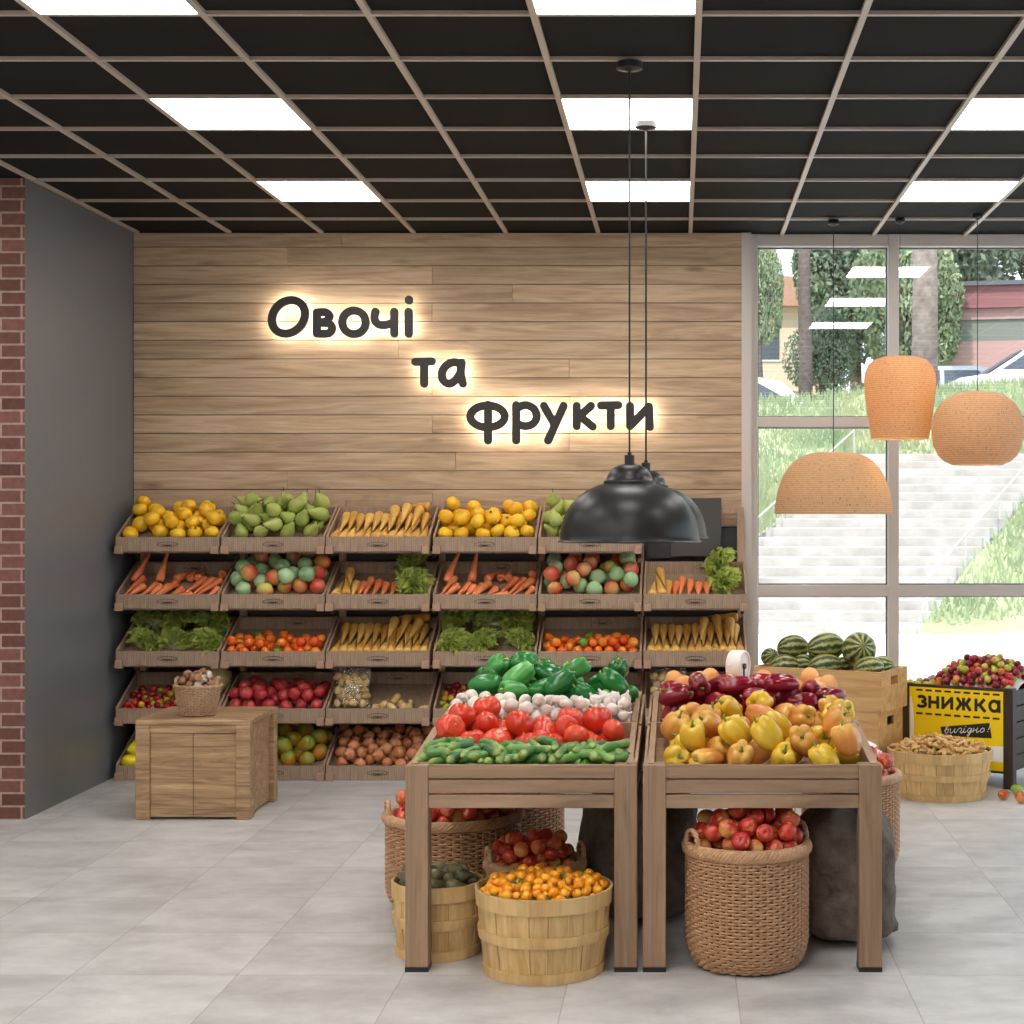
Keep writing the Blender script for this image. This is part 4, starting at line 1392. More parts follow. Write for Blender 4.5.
# potatoes: loose ones and the clear bags
P = crate_pile(3, 2, 'loose potatoes')
f = lambda *a: crate_pt(3, 2, *a)
for u, v, h in ((.46, .10, .03), (.53, .16, .03), (.62, .10, .03), (.64, .30, .03), (.70, .22, .03), (.66, .18, .075), (.75, .12, .03), (.80, .26, .03), (.79, .10, .03), (.96, .06, .03)):
    item(P, 'potato', f(u, v, h), anyrot(), .95)


def potato_bag(r, c, u, lab):
    b0 = crate_pt(r, c, u, .20, .004)
    w, h, th = .225, .255, .045
    tilt = -.12
    T = Matrix.Translation(b0) @ Matrix.Rotation(tilt, 4, 'X')
    P = Pile('the clear bag, ' + cname(r, c), 'potatoes in the clear bag, ' + cname(r, c))
    n = 0
    for k in range(5):
        nn = 4 if k % 2 == 0 else 4
        for i in range(nn):
            x = -.078 + .052 * i + (.012 if k % 2 else -.006) + R.uniform(-.004, .004)
            for lay_ in (0, 1):
                if lay_ and k % 2:
                    continue
                item(P, 'potato', T @ Vector((x, (-.012 if not lay_ else .026), .034 + .042 * k + R.uniform(-.004, .004))), anyrot(), .80)
    mb = MB()
    nx, nz = 14, 16
    for sgn in (-1, 1):
        vs, fs = [], []
        for j in range(nz + 1):
            for i in range(nx + 1):
                a, b = i / nx, j / nz
                bulge = th * (math.sin(PI * a) ** .5) * (math.sin(PI * min(1, b * 1.05 + .08)) ** .4 if b < .88 else .28) + .004 * math.sin(13 * a + 9 * b) * math.sin(7 * b * 3)
                if b > .95:
                    bulge *= .35
                vs.append(((a - .5) * w * (1 + .03 * math.sin(b * 9)), sgn * max(bulge, .001) + .006, h * b + .004 * math.sin(a * 17) * (b > .9)))
        for j in range(nz):
            for i in range(nx):
                q = j * (nx + 1) + i
                fs.append((q, q + 1, q + nx + 2, q + nx + 1) if sgn < 0 else (q, q + nx + 1, q + nx + 2, q + 1))
        mb.add(vs, fs)
    o = mb.obj('clear_potato_bag', M['film'], None, b0, (tilt, 0, 0), smooth='all')
    tag(o, lab, 'bag', 'clear bags of potatoes')


potato_bag(3, 2, .205, 'clear plastic bag of potatoes in third crate on fourth shelf')
potato_bag(3, 5, .22, 'clear plastic bag of potatoes behind the gap between the two tables')

# ---------------------------------------------------------------- table produce
P = Pile('cucumber band at the table front', 'gherkin cucumbers along the table front')
x0, x1 = T1X[0] + .045, T1X[1] - .045


def cuke_rot():
    yaw = R.gauss(0, .5) if R.random() < .75 else R.choice((-1, 1)) * R.uniform(.8, 1.5)
    return aimed((math.sin(yaw), -math.cos(yaw) * R.choice((1, 1, 1, 1, -1)), R.uniform(-.22, .2)))


pack(P, 175, ['cuke'], lambda x, y, q: x0 + .03 < x < x1 - .03 and 6.03 < y < 6.20, lambda x, y: tray_z(y) - .02 + .03, cuke_rot, (x0, x1, 6.02, 6.2), scale=(1.0, 1.16), jit=.9)

P = Pile('the tomato heap', 'big red tomatoes on the table')
pack(P, 32, ['rtom'], lambda x, y, q: x0 + q < x < x1 - q and 6.235 + q < y < 6.66 - q * .3, lambda x, y: tray_z(y), lambda: Euler((R.uniform(.1, 1.3), R.uniform(-.5, .5), R.uniform(0, 6.28))), (x0, x1, 6.2, 6.68), scale=(.85, 1.12), jit=.5)
P = Pile('the white row behind tomatoes', 'white mushrooms and garlic behind the tomatoes')
pts = pack(P, 80, ['mush'], lambda x, y, q: x0 + q < x < -.46 and 6.68 + q < y < 6.90 - q * .3, lambda x, y: tray_z(y) + .004, lambda: upright(1.2), (x0, -.44, 6.68, 6.9), jit=.8)
pack(P, 42, ['garlic'], lambda x, y, q: -.46 < x < x1 - q and 6.68 + q < y < 6.90 - q * .3, lambda x, y: tray_z(y) + .004, lambda: upright(1.2), (-.46, x1, 6.68, 6.9), jit=.8, seedpts=pts)
P = Pile('the green pepper heap', 'green peppers on the table')
pack(P, 38, ['gpep'], lambda x, y, q: x0 + q < x < x1 - q and 6.90 + q < y < 7.37 - q, lambda x, y: tray_z(y), lambda: aimed((R.uniform(-1, 1), R.uniform(-1, .3), R.uniform(-.15, .8))), (x0, x1, 6.9, 7.38), jit=1.2)
x0, x1 = T2X[0] + .045, T2X[1] - .045
P = Pile('the front pepper heap', 'yellow and orange peppers on the table')
pts = np.zeros((0, 4))
for i in range(45):
    pts = pack(P, 1, ['ypep'] if R.random() < .52 else ['opep'], lambda x, y, q: x0 + q < x < x1 - q and 5.972 + q * .86 < y < 6.62 - q, lambda x, y: tray_z(y), lambda: aimed((R.uniform(-.8, .8), R.uniform(-1, .2), R.uniform(-.15, 1.0))), (x0, x1, 5.97, 6.64), seedpts=pts, jit=1.0)
P = Pile('the red pepper heap', 'dark red peppers on the table')
pack(P, 27, ['rpep'], lambda x, y, q: x0 + q < x < x1 - q and 6.66 + q < y < 6.98 - q, lambda x, y: tray_z(y), lambda: aimed((R.uniform(-1, 1), R.uniform(-.8, .5), R.uniform(-.2, .5))), (x0, x1, 6.66, 7.0), jit=1.3)
P = Pile('the apricots behind red peppers', 'apricots at the back of the table')
pack(P, 72, ['apricot'], lambda x, y, q: x0 + q < x < x1 - q and 6.985 + q < y < 7.37 - q and (x - .27) ** 2 + (y - 7.31) ** 2 > .008, lambda x, y: tray_z(y), lambda: anyrot(), (x0, x1, 6.98, 7.38), jit=.9)

# ---------------------------------------------------------------- baskets under and around the tables
def round_heap(pile, n, keys, cx, cy, zt, Rr, rise, rot, scale=(.92, 1.08), jit=.6):
    flo = lambda x, y: zt - .035 + rise * (1 - ((x - cx) ** 2 + (y - cy) ** 2) / Rr ** 2) - .04
    return pack(pile, n, keys, lambda x, y, q: (x - cx) ** 2 + (y - cy) ** 2 < (Rr - q) ** 2, flo, rot, (cx - Rr, cx + Rr, cy - Rr, cy + Rr), scale=scale, jit=jit)


bushel((-.498, 5.985, 0), .244, .212, .305, 'largest front bushel basket, heaped with tangerines under the tomato table', 22, 3)
round_heap(Pile('front tangerine basket under tomato table', 'tangerines in the front bushel basket'), 175, ['tang'], -.498, 5.985, .325, .238, .035, lambda: upright(1.2))
bushel((-.922, 6.215, 0), .166, .150, .275, 'bushel basket of dark avocados half hidden behind the table leg', 16, 4)
round_heap(Pile('avocado basket behind the table leg', 'avocados in the bushel basket'), 34, ['avo'], -.922, 6.215, .292, .158, .02, lambda: aimed((R.uniform(-1, 1), R.uniform(-1, 1), R.uniform(-.2, .6))))
bk_ = wicker(WK, (.248, 6.06, 0), 'tall willow basket of red apples standing under the pepper table', PI * 1.13)
round_heap(Pile('tall basket under the pepper table', 'apples in the tall basket under the pepper table'), 46, ['apple'], .248, 6.06, .475, .215, .035, lambda: upright(1.3))
wicker(WK, (-.962, 6.94, 0), 'wide willow basket of apples behind the table leg and avocados', PI * 1.08, (1.25, 1.25, .88))
round_heap(Pile('wide basket behind the avocados', 'apples in the wide willow basket'), 58, ['apple'], -.962, 6.94, .415, .265, .045, lambda: upright(1.3))
wicker(WKS, (-.573, 6.46, 0), 'low willow basket of dark red apples behind the tangerines', PI * 1.08)
round_heap(Pile('low basket behind the tangerines', 'apples in the low basket behind the tangerines'), 46, ['apple'], -.573, 6.46, .315, .178, .045, lambda: upright(1.3), (.80, .92))
wicker(WK, (-.80, 7.66, 0), 'dark tall willow basket standing behind the tomato table', .5, 1.12)
wicker(WK, (.80, 7.66, 0), 'tall willow basket of apples behind the corner of the pepper table', .62, 1.0)
round_heap(Pile('basket behind the pepper table corner', 'apples in the basket behind the pepper table corner'), 46, ['apple'], .80, 7.66, .465, .213, .045, lambda: upright(1.3))
wicker(WKS, (.715, 7.02, 0), 'small willow basket squeezed behind the grey sack and table leg', .3, .82, True)
bushel((1.53, 9.62, 0), .300, .262, .275, 'wide pale bushel basket of peanuts in front of the yellow sale poster', 18, 8, .3)
round_heap(Pile('wide basket by the yellow poster', 'peanuts in the wide bushel basket'), 230, ['nut'], 1.53, 9.62, .295, .292, .07, lambda: aimed((R.uniform(-1, 1), R.uniform(-1, 1), R.uniform(-.4, .5))), (1.02, 1.2), jit=.8)
bushel((.895, 8.42, 0), .175, .15, .415, 'narrow bushel basket of garlic behind the pepper table corner', 14, 12)
round_heap(Pile('narrow basket behind pepper table', 'garlic in the narrow bushel basket'), 30, ['garlic'], .895, 8.42, .43, .16, .02, lambda: upright(1.0))
o = thing('paper_card', 'curled white paper card with red marks lying on the garlic basket', 'card', (.93, 8.34, .478))
mb = MB()
vs = []
for i in range(9):
    for j in range(5):
        a, b = i / 8 - .5, j / 4 - .5
        k = math.sqrt(max(0, 1 - (2 * b) ** 2 * .75))
        vs.append((a * .15 * k, b * .10, .02 * math.sin(PI * (a + .5)) + .02 * b))
mb.add(vs, [(i * 5 + j, (i + 1) * 5 + j, (i + 1) * 5 + j + 1, i * 5 + j + 1) for i in range(8) for j in range(4)])
card = mb.obj('card_sheet', M['white'], o, smooth='all')
mb = MB()
for i, (a, b) in enumerate(((-.025, 0), (.0, .004), (.022, -.002), (.008, -.018))):
    mb.add([(a - .011, b - .006, .031), (a + .009, b - .007, .032), (a + .011, b + .007, .034), (a - .006, b + .006, .033)], [(0, 1, 2, 3)])
mb.obj('red_mark', plain('red_print', srgb(196, 40, 52), .5), o)

# small mushroom basket on the wooden box
mo = thing('wicker_basket', 'little pale willow basket of brown mushrooms on the wooden box', 'basket', (-2.675, 9.06, .542), 0, 'round willow baskets')
fm = flared(.092, .124, .165, 36, 17, .003, .0055, 'wicker_l')
for nm, b_ in zip(('woven_wall', 'stake_wall', 'braided_rim', 'lining', 'packing_mound'), fm):
    b_.obj(nm, M['wicker_l'] if nm[0] != 'l' and nm[0] != 'p' else M['lining'], mo, smooth='all')
for sx in (-1, 1):
    mb = MB()
    for s_ in range(2):
        mb.tube([((sx * (.112 + .006 * math.cos(t * 20 + s_ * PI)), .0 + .034 * math.cos(PI * (1 - t)), .165 + .042 * math.sin(PI * t) ** .7 + .004 * math.sin(t * 20 + s_ * PI))) for t in [i / 24 for i in range(25)]], .0055, 6)
    mb.obj('rope_handle', M['wicker_l'], mo, smooth='all')
round_heap(Pile('little basket on the wooden box', 'brown mushrooms in the little basket'), 34, ['bmush'], -2.675, 9.06, .542 + .185, .112, .03, lambda: anyrot())


# burlap sacks
def sack(lab, cx, cy, wx, wy, h, seed, lean):
    rr = random.Random(seed)
    n, seg = 22, 48
    ph = [rr.uniform(0, 6) for _ in range(8)]
    prof = []
    for i in range(n + 1):
        t = i / n
        w = (min(1, (t / .10) ** .5) if t < .10 else 1.0) * (1 - .10 * t) * (1 if t < .80 else 1 - .75 * ((t - .80) / .20) ** 1.6)
        prof.append((w, h * t))
    def fn(th, t, r, z):
        fold = .045 * (abs(math.sin(2.5 * th + 5 * t + ph[6])) ** 3 - .4) * min(1, 5 * t) + .035 * abs(math.sin(PI * 3.2 * t + math.sin(2 * th + ph[7]) * 1.1)) ** 4
        sq = (abs(math.cos(th)) ** 3.2 + abs(math.sin(th)) ** 3.2) ** (-1 / 3.2)
        wr = 1 + .035 * math.sin(3 * th + ph[0] + 4 * t) + .03 * math.sin(7 * th + ph[1] - 9 * t) * (t > .02) + .022 * math.sin(12 * th + ph[2] + 16 * t) + .014 * math.sin(7 * t * PI + ph[3] + 2 * th) * min(1, 6 * t)
        return r * sq * (wr + fold - .02), z + .012 * math.sin(4 * th + ph[4]) * (t > .05) + .02 * math.sin(2 * th + ph[5]) * t
    mb = MB(); mb.rev([(max(r, .02), z) for r, z in prof], seg, fn)
    mb.v = [(x * wx + lean[0] * z, y * wy + lean[1] * z, z) for x, y, z in mb.v]
    o = thing('burlap_sack', lab, 'sack', (cx, cy, 0), 0, 'brown burlap sacks')
    mb.obj('sack_body', M['burlap'], o, smooth='all')
    tp = MB(); tp.rev([(.05, h * .97), (.035, h * 1.0), (.05, h * 1.03), (.058, h * 1.05), (.02, h * 1.035)], 20, lambda th, t, r, z: (r * (1 + .2 * math.sin(6 * th)), z))
    tp.v = [(x + lean[0] * h, y + lean[1] * h, z) for x, y, z in tp.v]
    tp.obj('gathered_top', M['burlap'], o, smooth='all')
    return o


sack('brown burlap sack behind the gap between the two tables', -.16, 6.80, .255, .25, .555, 3, (0, .02))
sack('brown burlap sack slumped behind the front leg of the pepper table', .650, 6.43, .200, .24, .545, 5, (.0, .03))

# white dial scale on the table
sc_ = thing('kitchen_scale', 'white round drum scale standing among the apricots', 'scale', (.262, 7.315, tray_z(7.315)), -.42)
DZ = .175
MR = Matrix.Translation((0, 0, DZ)) @ Matrix.Rotation(PI / 2, 4, 'X') @ Matrix.Rotation(0, 4, 'Z')
MR = Matrix.Translation((0, 0, DZ)) @ Matrix.Rotation(PI / 2, 4, 'Y')
mb = MB(); mb.rev([(.001, -.036), (.066, -.036), (.072, -.03), (.072, .026), (.068, .032), (.062, .032), (.06, .024), (.001, .024)], 48, M=MR); mb.obj('drum', M['white'], sc_, smooth=True)
mb = MB(); mb.rev([(.013, .025), (.013, .034), (.001, .034)], 20, M=MR); mb.obj('hub', M['blackmat'], sc_, smooth=True)
mb = MB(); mb.box((.025, -.004, DZ - .05), (.029, .004, DZ + .01)); mb.obj('pointer', M['slot'], sc_)
mb = MB(); mb.box((-.03, -.02, 0), (.03, .02, DZ - .066), c=.004); mb.obj('stand', M['white'], sc_)

# ---------------------------------------------------------------- stacked pine crates of watermelons
ca = -28 * PI / 180
C0 = Vector((.45, 9.985, 0))


def pine_crate(z0, lab, shift, rot):
    o = thing('pine_crate', lab, 'crate', C0 + Vector((shift[0], shift[1], z0)), ca + rot, 'stacked pine crates')
    W, D, H = .83, .44, .241
    for nm, lo, hi in (('front_board', (0, 0, 0), (W, .016, H)), ('back_board', (0, D - .016, 0), (W, D, H))):
        mb = MB(); mb.box(lo, hi, c=.002); mb.obj(nm, M['pine'], o)
    for x in (0, W - .016):
        mb = MB()
        for lo, hi in (((x, .016, 0), (x + .016, D - .016, H * .62)), ((x, .016, H * .84), (x + .016, D - .016, H)), ((x, .016, H * .62), (x + .016, D * .36, H * .84)), ((x, D * .64, H * .62), (x + .016, D - .016, H * .84))):
            mb.box(lo, hi)
        mb.obj('end_board', M['pine'], o)
    mb = MB(); mb.box((.016, .016, .004), (W - .016, D - .016, .016)); mb.obj('bottom', M['pine'], o)
    return o, W, D


pine_crate(0, 'pale pine crate on the floor, bottom of the watermelon stack', (-.02, .01), .0)
pine_crate(.242, 'pale pine crate in the middle of the watermelon stack', (-.025, .0), .02)
top, W_, D_ = pine_crate(.484, 'open pale pine crate holding the watermelons, topmost of its stack', (0, 0), 0)
mb = MB(); mb.box((.017, .017, .10), (W_ - .017, D_ - .017, .112)); mb.obj('raised_bottom', M['pine'], top)
TW = Matrix.Translation(C0 + Vector((0, 0, .484))) @ Matrix.Rotation(ca, 4, 'Z')
# (label, centre px,py, depth inside crate y, radius, stretch, axis)
WMS = [
    ('small watermelon at the window end, first of the upper ones', (770, 657), .28, .058, 1.15, (.3, -1, .35), .62),
    ('striped watermelon on top beside the smallest one', (793, 648), .25, .085, 1.25, (1, .2, .05), 0),
    ('long striped watermelon in the middle of the top row', (826, 647), .24, .090, 1.4, (1, .25, .12), 0),
    ('largest round watermelon with its end facing out, last in top row', (859, 649.5), .22, .107, 1.12, (.12, -1, .3), 0),
    ('watermelon lying low at the front, second from the window end', (784.5, 667), .12, .08, 1.25, (1, .1, .05), 0),
    ('dark watermelon low between the two front ones', (804, 665), .20, .07, 1.2, (.6, -.6, .2), 0),
    ('watermelon lying low at the crate front centre', (825, 667), .12, .082, 1.35, (1, .1, .1), 0),
    ('watermelon low behind the front centre one', (842, 668), .24, .07, 1.2, (.8, .4, .1), 0),
    ('watermelon lying low at the front below the largest', (869, 669), .11, .078, 1.25, (1, .15, .1), 0),
    ('watermelon low at the handle end of the crate', (882, 667), .25, .07, 1.2, (.9, -.5, .2), 0),
]
for lab, (px, py), dy, r, st, ax, _ in WMS:
    # world point on the pixel ray whose crate depth is dy
    best = min((abs((TW.inverted() @ at(px, py, d)).y - dy), d) for d in [9.5 + .005 * i for i in range(240)])
    p = at(px, py, best[1])
    k = min(.92, 1)
    sx = r * 10 / 10
    o = put('watermelon', KIND['wm']['bodies'][0], None, p, aimed(ax, R.uniform(0, 6)), (sx * .98, sx * .98, sx * .95 * st / 1.28 * 1.0))
    tag(o, lab, 'watermelon', 'watermelons in the pine crate')

# ---------------------------------------------------------------- sale stand with plums
sa = -32 * PI / 180
S0 = Vector((1.371, 10.18, 0))
st_ = thing('sale_stand', 'dark wooden stand with a yellow sale poster, heaped with plums', 'stand', S0, sa)
TS = Matrix.Translation(S0) @ Matrix.Rotation(sa, 4, 'Z')
W, D, H = .737, .50, .605
for x, y in ((0, 0), (W - .062, 0), (0, D - .062), (W - .062, D - .062)):
    mb = MB(); mb.box((x, y, 0), (x + .062, y + .062, H), c=.002); mb.obj('leg', M['darkwood'], st_)
for k in range(5):
    z1 = H - .02 - k * .098
    for x in (.012, W - .03):
        mb = MB(); mb.box((x, .062, z1 - .09), (x + .018, D - .062, z1), c=.002); mb.obj('side_slat', M['darkwood'], st_)
    mb = MB(); mb.box((.062, D - .03, z1 - .09), (W - .062, D - .012, z1), c=.002); mb.obj('back_slat', M['darkwood'], st_)
mb = MB(); mb.box((.062, .012, .09), (W - .062, .026, H - .004)); mb.obj('front_board', M['darkwood'], st_)
mb = MB(); mb.box((.02, .02, H - .075), (W - .02, D - .02, H - .06)); mb.obj('shelf_board', M['darkwood'], st_)
Yel, Wht, Ink = plain('poster_yellow', srgb(252, 216, 4), .5), plain('poster_white', srgb(240, 240, 238), .5), plain('poster_black_ink', srgb(30, 30, 28), .6)
pw0, pw1, pz0, pz1 = .063, W - .063, .105, H - .022
po = MB(); po.box((pw0, .004, pz0), (pw1, .0105, pz1)); po = po.obj('sale_poster', Yel, st_)
# white side curves: slim white sliver on one edge, white corner at the other
def flat(poly, y, t=.0006):
    mb = MB(); mb.prism(poly, y - t, y, 'y'); return mb
sl = [(pw0 + .004, pz0 + .05)] + [(pw0 + .004 + .030 * math.cos(-PI / 2 + PI * i / 12) ** .5 if 0 else pw0 + .004 + .026 * math.sin(PI * (.12 + .76 * i / 12)) , pz0 + .05 + (pz1 - pz0 - .11) * i / 12) for i in range(13)] + [(pw0 + .004, pz1 - .06)]
flat(sl, .004).obj('white_curve', Wht, po)
cn = [(pw1, pz0 + .055), (pw1, pz0 + .150)] + [(pw1 - .30 * math.sin(PI / 2 * i / 10), pz0 + .055 + .095 * math.cos(PI / 2 * i / 10) ** 1.1) for i in range(1, 11)]
flat(cn[::-1], .004).obj('white_curve', Wht, po)
mb = MB()
for zr in (pz1 - .018, pz1 - .163):
    for k in range(9):
        x = pw0 + .045 + k * .0625
        mb.box((x, .0032, zr - .006), (x + .043, .004, zr + .006))
mb.obj('dash_line', Ink, po)


def flat_stroke(mb, pts, w, y0, y1):
    P_ = [Vector(p) for p in pts]
    n = len(P_)
    L_, R2 = [], []
    for i, p in enumerate(P_):
        a_, b_ = P_[max(i - 1, 0)], P_[min(i + 1, n - 1)]
        t = (b_ - a_).normalized(); q = Vector((-t.y, t.x))
        k = w
        if 0 < i < n - 1:
            t1 = (P_[i] - P_[i - 1]).normalized()
            k = w / max(.5, t1.dot(t))
        L_.append(p + q * k); R2.append(p - q * k)
    vs = [(q.x, y, q.y) for y in (y0, y1) for row in (L_, R2) for q in row]
    fs = []
    for i in range(n - 1):
        k = i + 1
        fs += [(i, k, n + k, n + i), (2 * n + i, 3 * n + i, 3 * n + k, 2 * n + k), (i, 2 * n + i, 2 * n + k, k), (n + i, n + k, 3 * n + k, 3 * n + i)]
    fs += [(0, n, 3 * n, 2 * n), (n - 1, 3 * n - 1, 4 * n - 1, 2 * n - 1)]
    mb.add(vs, fs)


def arc(cx, cz, rx, rz, a0, a1, n=14):
    return [(cx + rx * math.cos(math.radians(a0 + (a1 - a0) * i / n)), cz + rz * math.sin(math.radians(a0 + (a1 - a0) * i / n))) for i in range(n + 1)]


mb = MB()
HL = {  # bold headline letters on a unit x-height, each (width, strokes)
    'з': (.78, [arc(.36, .70, .28, .20, 150, -90), arc(.36, .30, .32, .20, 90, -155)]),
    'н': (.86, [[(.10, 0), (.10, 1)], [(.70, 0), (.70, 1)], [(.10, .5), (.70, .5)]]),
    'и': (.92, [[(.10, 0), (.10, 1)], [(.76, 0), (.76, 1)], [(.10, .10), (.76, .90)]]),
    'ж': (1.22, [[(.58, 0), (.58, 1)], [(.10, 1), (.40, .52), (.06, 0)], [(1.06, 1), (.76, .52), (1.10, 0)], [(.36, .52), (.80, .52)]]),
    'к': (.88, [[(.10, 0), (.10, 1)], [(.72, 1), (.36, .52), (.78, 0)], [(.10, .52), (.38, .52)]]),
    'а': (.92, [arc(.42, .5, .32, .40, 0, 360, 26), [(.76, 0), (.76, 1)]]),
}
tot = sum(HL[c][0] for c in 'знижка') - .1
kx, kz, xx = .552 / tot, .077, pw0 + .048
for c in 'знижка':
    wd, sts = HL[c]
    for q_, s_ in enumerate(sts):
        flat_stroke(mb, [(xx + p[0] * kx * .88, pz1 - .127 + p[1] * kz) for p in s_], .0098, .0032 - .0003 * q_, .0040)
    xx += wd * kx
mb.obj('headline_lettering', Ink, po)
mb = MB(); mb.prism([(.285, .292), (.602, .300), (.588, .392), (.268, .346)], .0026, .0036, 'y'); mb.obj('black_strip', Ink, po)
mb = MB()
SCR = [smooth([(.0, .5), (.06, .85), (.13, 1.5), (.07, 1.7), (.04, 1.1), (.05, .3), (.10, .0), (.17, .25), (.16, .7), (.07, .75), (.2, .85)]),
       smooth([(.26, .9), (.27, .2), (.33, .0), (.42, .5), (.45, .95), (.44, .3), (.50, .05), (.56, .4)]),
       smooth([(.56, .4), (.62, .9), (.72, .95), (.74, .5), (.70, .1), (.78, .0), (.84, .3)]),
       smooth([(.86, .9), (.85, .3), (.89, .02), (.96, .3)]), [(.885, 1.25), (.895, 1.33)],
       smooth([(1.14, .85), (1.05, .9), (1.01, .4), (1.07, .05), (1.14, .5), (1.17, .9), (1.15, .0), (1.10, -.7), (1.04, -.6), (1.12, -.1), (1.24, .4)]),
       smooth([(1.26, .9), (1.26, .05)]), smooth([(1.26, .5), (1.34, .52), (1.40, .55)]), smooth([(1.42, .95), (1.40, .3), (1.44, .02), (1.52, .3)]),
       smooth([(1.64, .9), (1.57, .6), (1.57, .2), (1.64, .02), (1.72, .3), (1.71, .75), (1.63, .9)]),
       smooth([(1.92, 1.7), (1.93, 1.1), (1.90, .55)]), [(1.885, .18), (1.89, .10)]]
for s_ in SCR:
    stroke(mb, [(.292 + .150 * p[0] + .012 * p[1] * .6, .308 + .030 * p[1] + .014 * p[0]) for p in s_], .0021, .0020, .0028)
mb.obj('strip_lettering', Wht, po)
P = Pile('stand with the yellow poster', 'plums heaped on the sale stand')
Ti = TS.inverted()


def pl_floor(x, y):
    e = ((x - .47) / .36) ** 2 + ((y - .27) / .26) ** 2
    return H - .07 + .165 * max(0, 1 - e)


pack(P, 240, ['plum'], lambda x, y, q: .02 + q < x < W - .02 - q and .02 + q < y < D - .02 - q, pl_floor, lambda: anyrot(), (0, W, 0, D), jit=.9, M_=TS)
mb = MB()
vs, fs = [], []
for i in range(13):
    for j in range(11):
        x, y = .024 + (W - .048) * i / 12, .024 + (D - .048) * j / 10
        vs.append((x, y, pl_floor(x, y) - .004))
for i in range(12):
    for j in range(10):
        q = i * 11 + j
        fs.append((q, q + 11, q + 12, q + 1))
mb.add(vs, fs); mb.obj('paper_mound', M['white'], st_, smooth='all')

# fallen fruit
for lab, key, (px, py), d, sc in (('red fruit with a leaf lying alone on the floor by the stand', 'apple', (1003.5, 794), 9.45, .92), ('green apple on the floor behind the two red ones', 'apple', (1016.5, 789), 9.62, .95), ('rosy fruit on the floor cut by the picture edge', 'apple', (1021, 797), 9.35, 1.0)):
    p = at(px, py, d); p.z = .034 * sc
    o = put('fallen_apple', KIND['apple']['bodies'][0], None, p, upright(.5), sc)
    put('stem', KIND['apple']['kids'][0][1], o)
    if 'green' in lab:
        me = KIND['apple']['bodies'][0].copy(); me.materials.clear(); me.materials.append(skin('green_apple_skin', one(150, 176, 62), .3, .2)); o.data = me
    if 'leaf' in lab:
        mb = MB(); mb.add([(0, 0, .024), (-.02, .012, .03), (-.055, .0, .012), (-.02, -.012, .026)], [(0, 1, 2, 3)]); mb.obj('leaf', G_LEAF, o)
    tag(o, lab, 'fruit', 'fruit dropped on the floor')
# ================================================================== outdoors
def nmat(name, a, b, scale=3, rough=.9, bump=.4, det=6):
    t = NT(name)
    nz = t.noise(t.coord(), scale, det, .65)
    return t.out(t.pbsdf(t.ramp(nz, [(.3, a), (.7, b)]), rough, t.bump(nz, bump, .05)))


M['pave'] = nmat('pale_paving', srgb(222, 220, 216), srgb(236, 234, 230), 1.5, .8, .1)
M['step'] = nmat('pale_stone_steps', srgb(166, 161, 155), srgb(200, 195, 190), 2.5, .85, .2)
M['grass'] = nmat('lawn_grass', srgb(150, 160, 118), srgb(186, 192, 152), 2.2)
M['leafd'] = nmat('dark_tree_leaf', srgb(94, 114, 94), srgb(144, 158, 130), 1.2, .6, 0)
M['leafl'] = nmat('light_tree_leaf', srgb(132, 152, 116), srgb(178, 190, 150), 1.2, .6, 0)
M['bark'] = nmat('brown_bark', srgb(98, 86, 82), srgb(128, 116, 110), 8, .9, .6)
M['barkp'] = nmat('pale_plane_bark', srgb(120, 106, 100), srgb(170, 156, 148), 5, .9, .6)
M['peach'] = plain('peach_house_wall', srgb(228, 206, 184), .8)
M['roof'] = plain('terracotta_roof', srgb(196, 150, 130), .8, var=.1)
M['maroon'] = plain('dusty_red_fascia', srgb(150, 98, 100), .6)
M['pinkb'] = plain('pale_pink_band', srgb(192, 154, 152), .6)
M['slate'] = plain('slate_wall', srgb(104, 104, 112), .6)
M['greyb'] = plain('grey_green_band', srgb(132, 136, 128), .6)
M['carw'] = plain('white_car_paint', srgb(232, 234, 236), .2)
M['cars'] = plain('silver_car_paint', srgb(196, 204, 210), .2)
M['carg'] = plain('dark_car_glass', srgb(88, 96, 106), .1)
M['tyre'] = plain('black_tyre', srgb(26, 26, 26), .8)
M['lampr'] = plain('red_tail_lamp', srgb(190, 60, 50), .3)
M['asph'] = nmat('street_asphalt', srgb(140, 138, 136), srgb(160, 158, 156), 4, .9, .2)
M['steel'] = plain('pale_steel_railing', srgb(214, 210, 204), .4)

m = MB(); m.box((-14, 10.921, -.12), (20, 22.0, -.001)); struct(m.obj('ground_paving', M['pave']), 'pale sunlit paving outside the shop window', 'paving')
Y0, Y1, ZT = 22.0, 29.0, 2.65
slope = lambda y: (y - Y0) * ZT / (Y1 - Y0)
stl = lambda y: 1.23 + .47 * (y - 25.1)
str_ = lambda y: 4.09 + .52 * (y - 23.7)
NS = 19
fl = thing('stair_flight', 'broad pale stone stairs climbing the grassy bank outside', 'stairs', (2, Y0, 0))
fl['kind'] = 'structure'
mb = MB()
for k in range(NS):
    ya = Y0 + (Y1 - Y0) * k / NS
    yb = Y1 + .4
    z1 = ZT * (k + 1) / NS
    mb.box((stl(ya) - 2, ya - Y0, z1 - ZT / NS - .02), (str_(ya) - 2, ya + (Y1 - Y0) / NS + .05 - Y0, z1), c=.01)
mb.obj('stone_step', M['step'], fl)


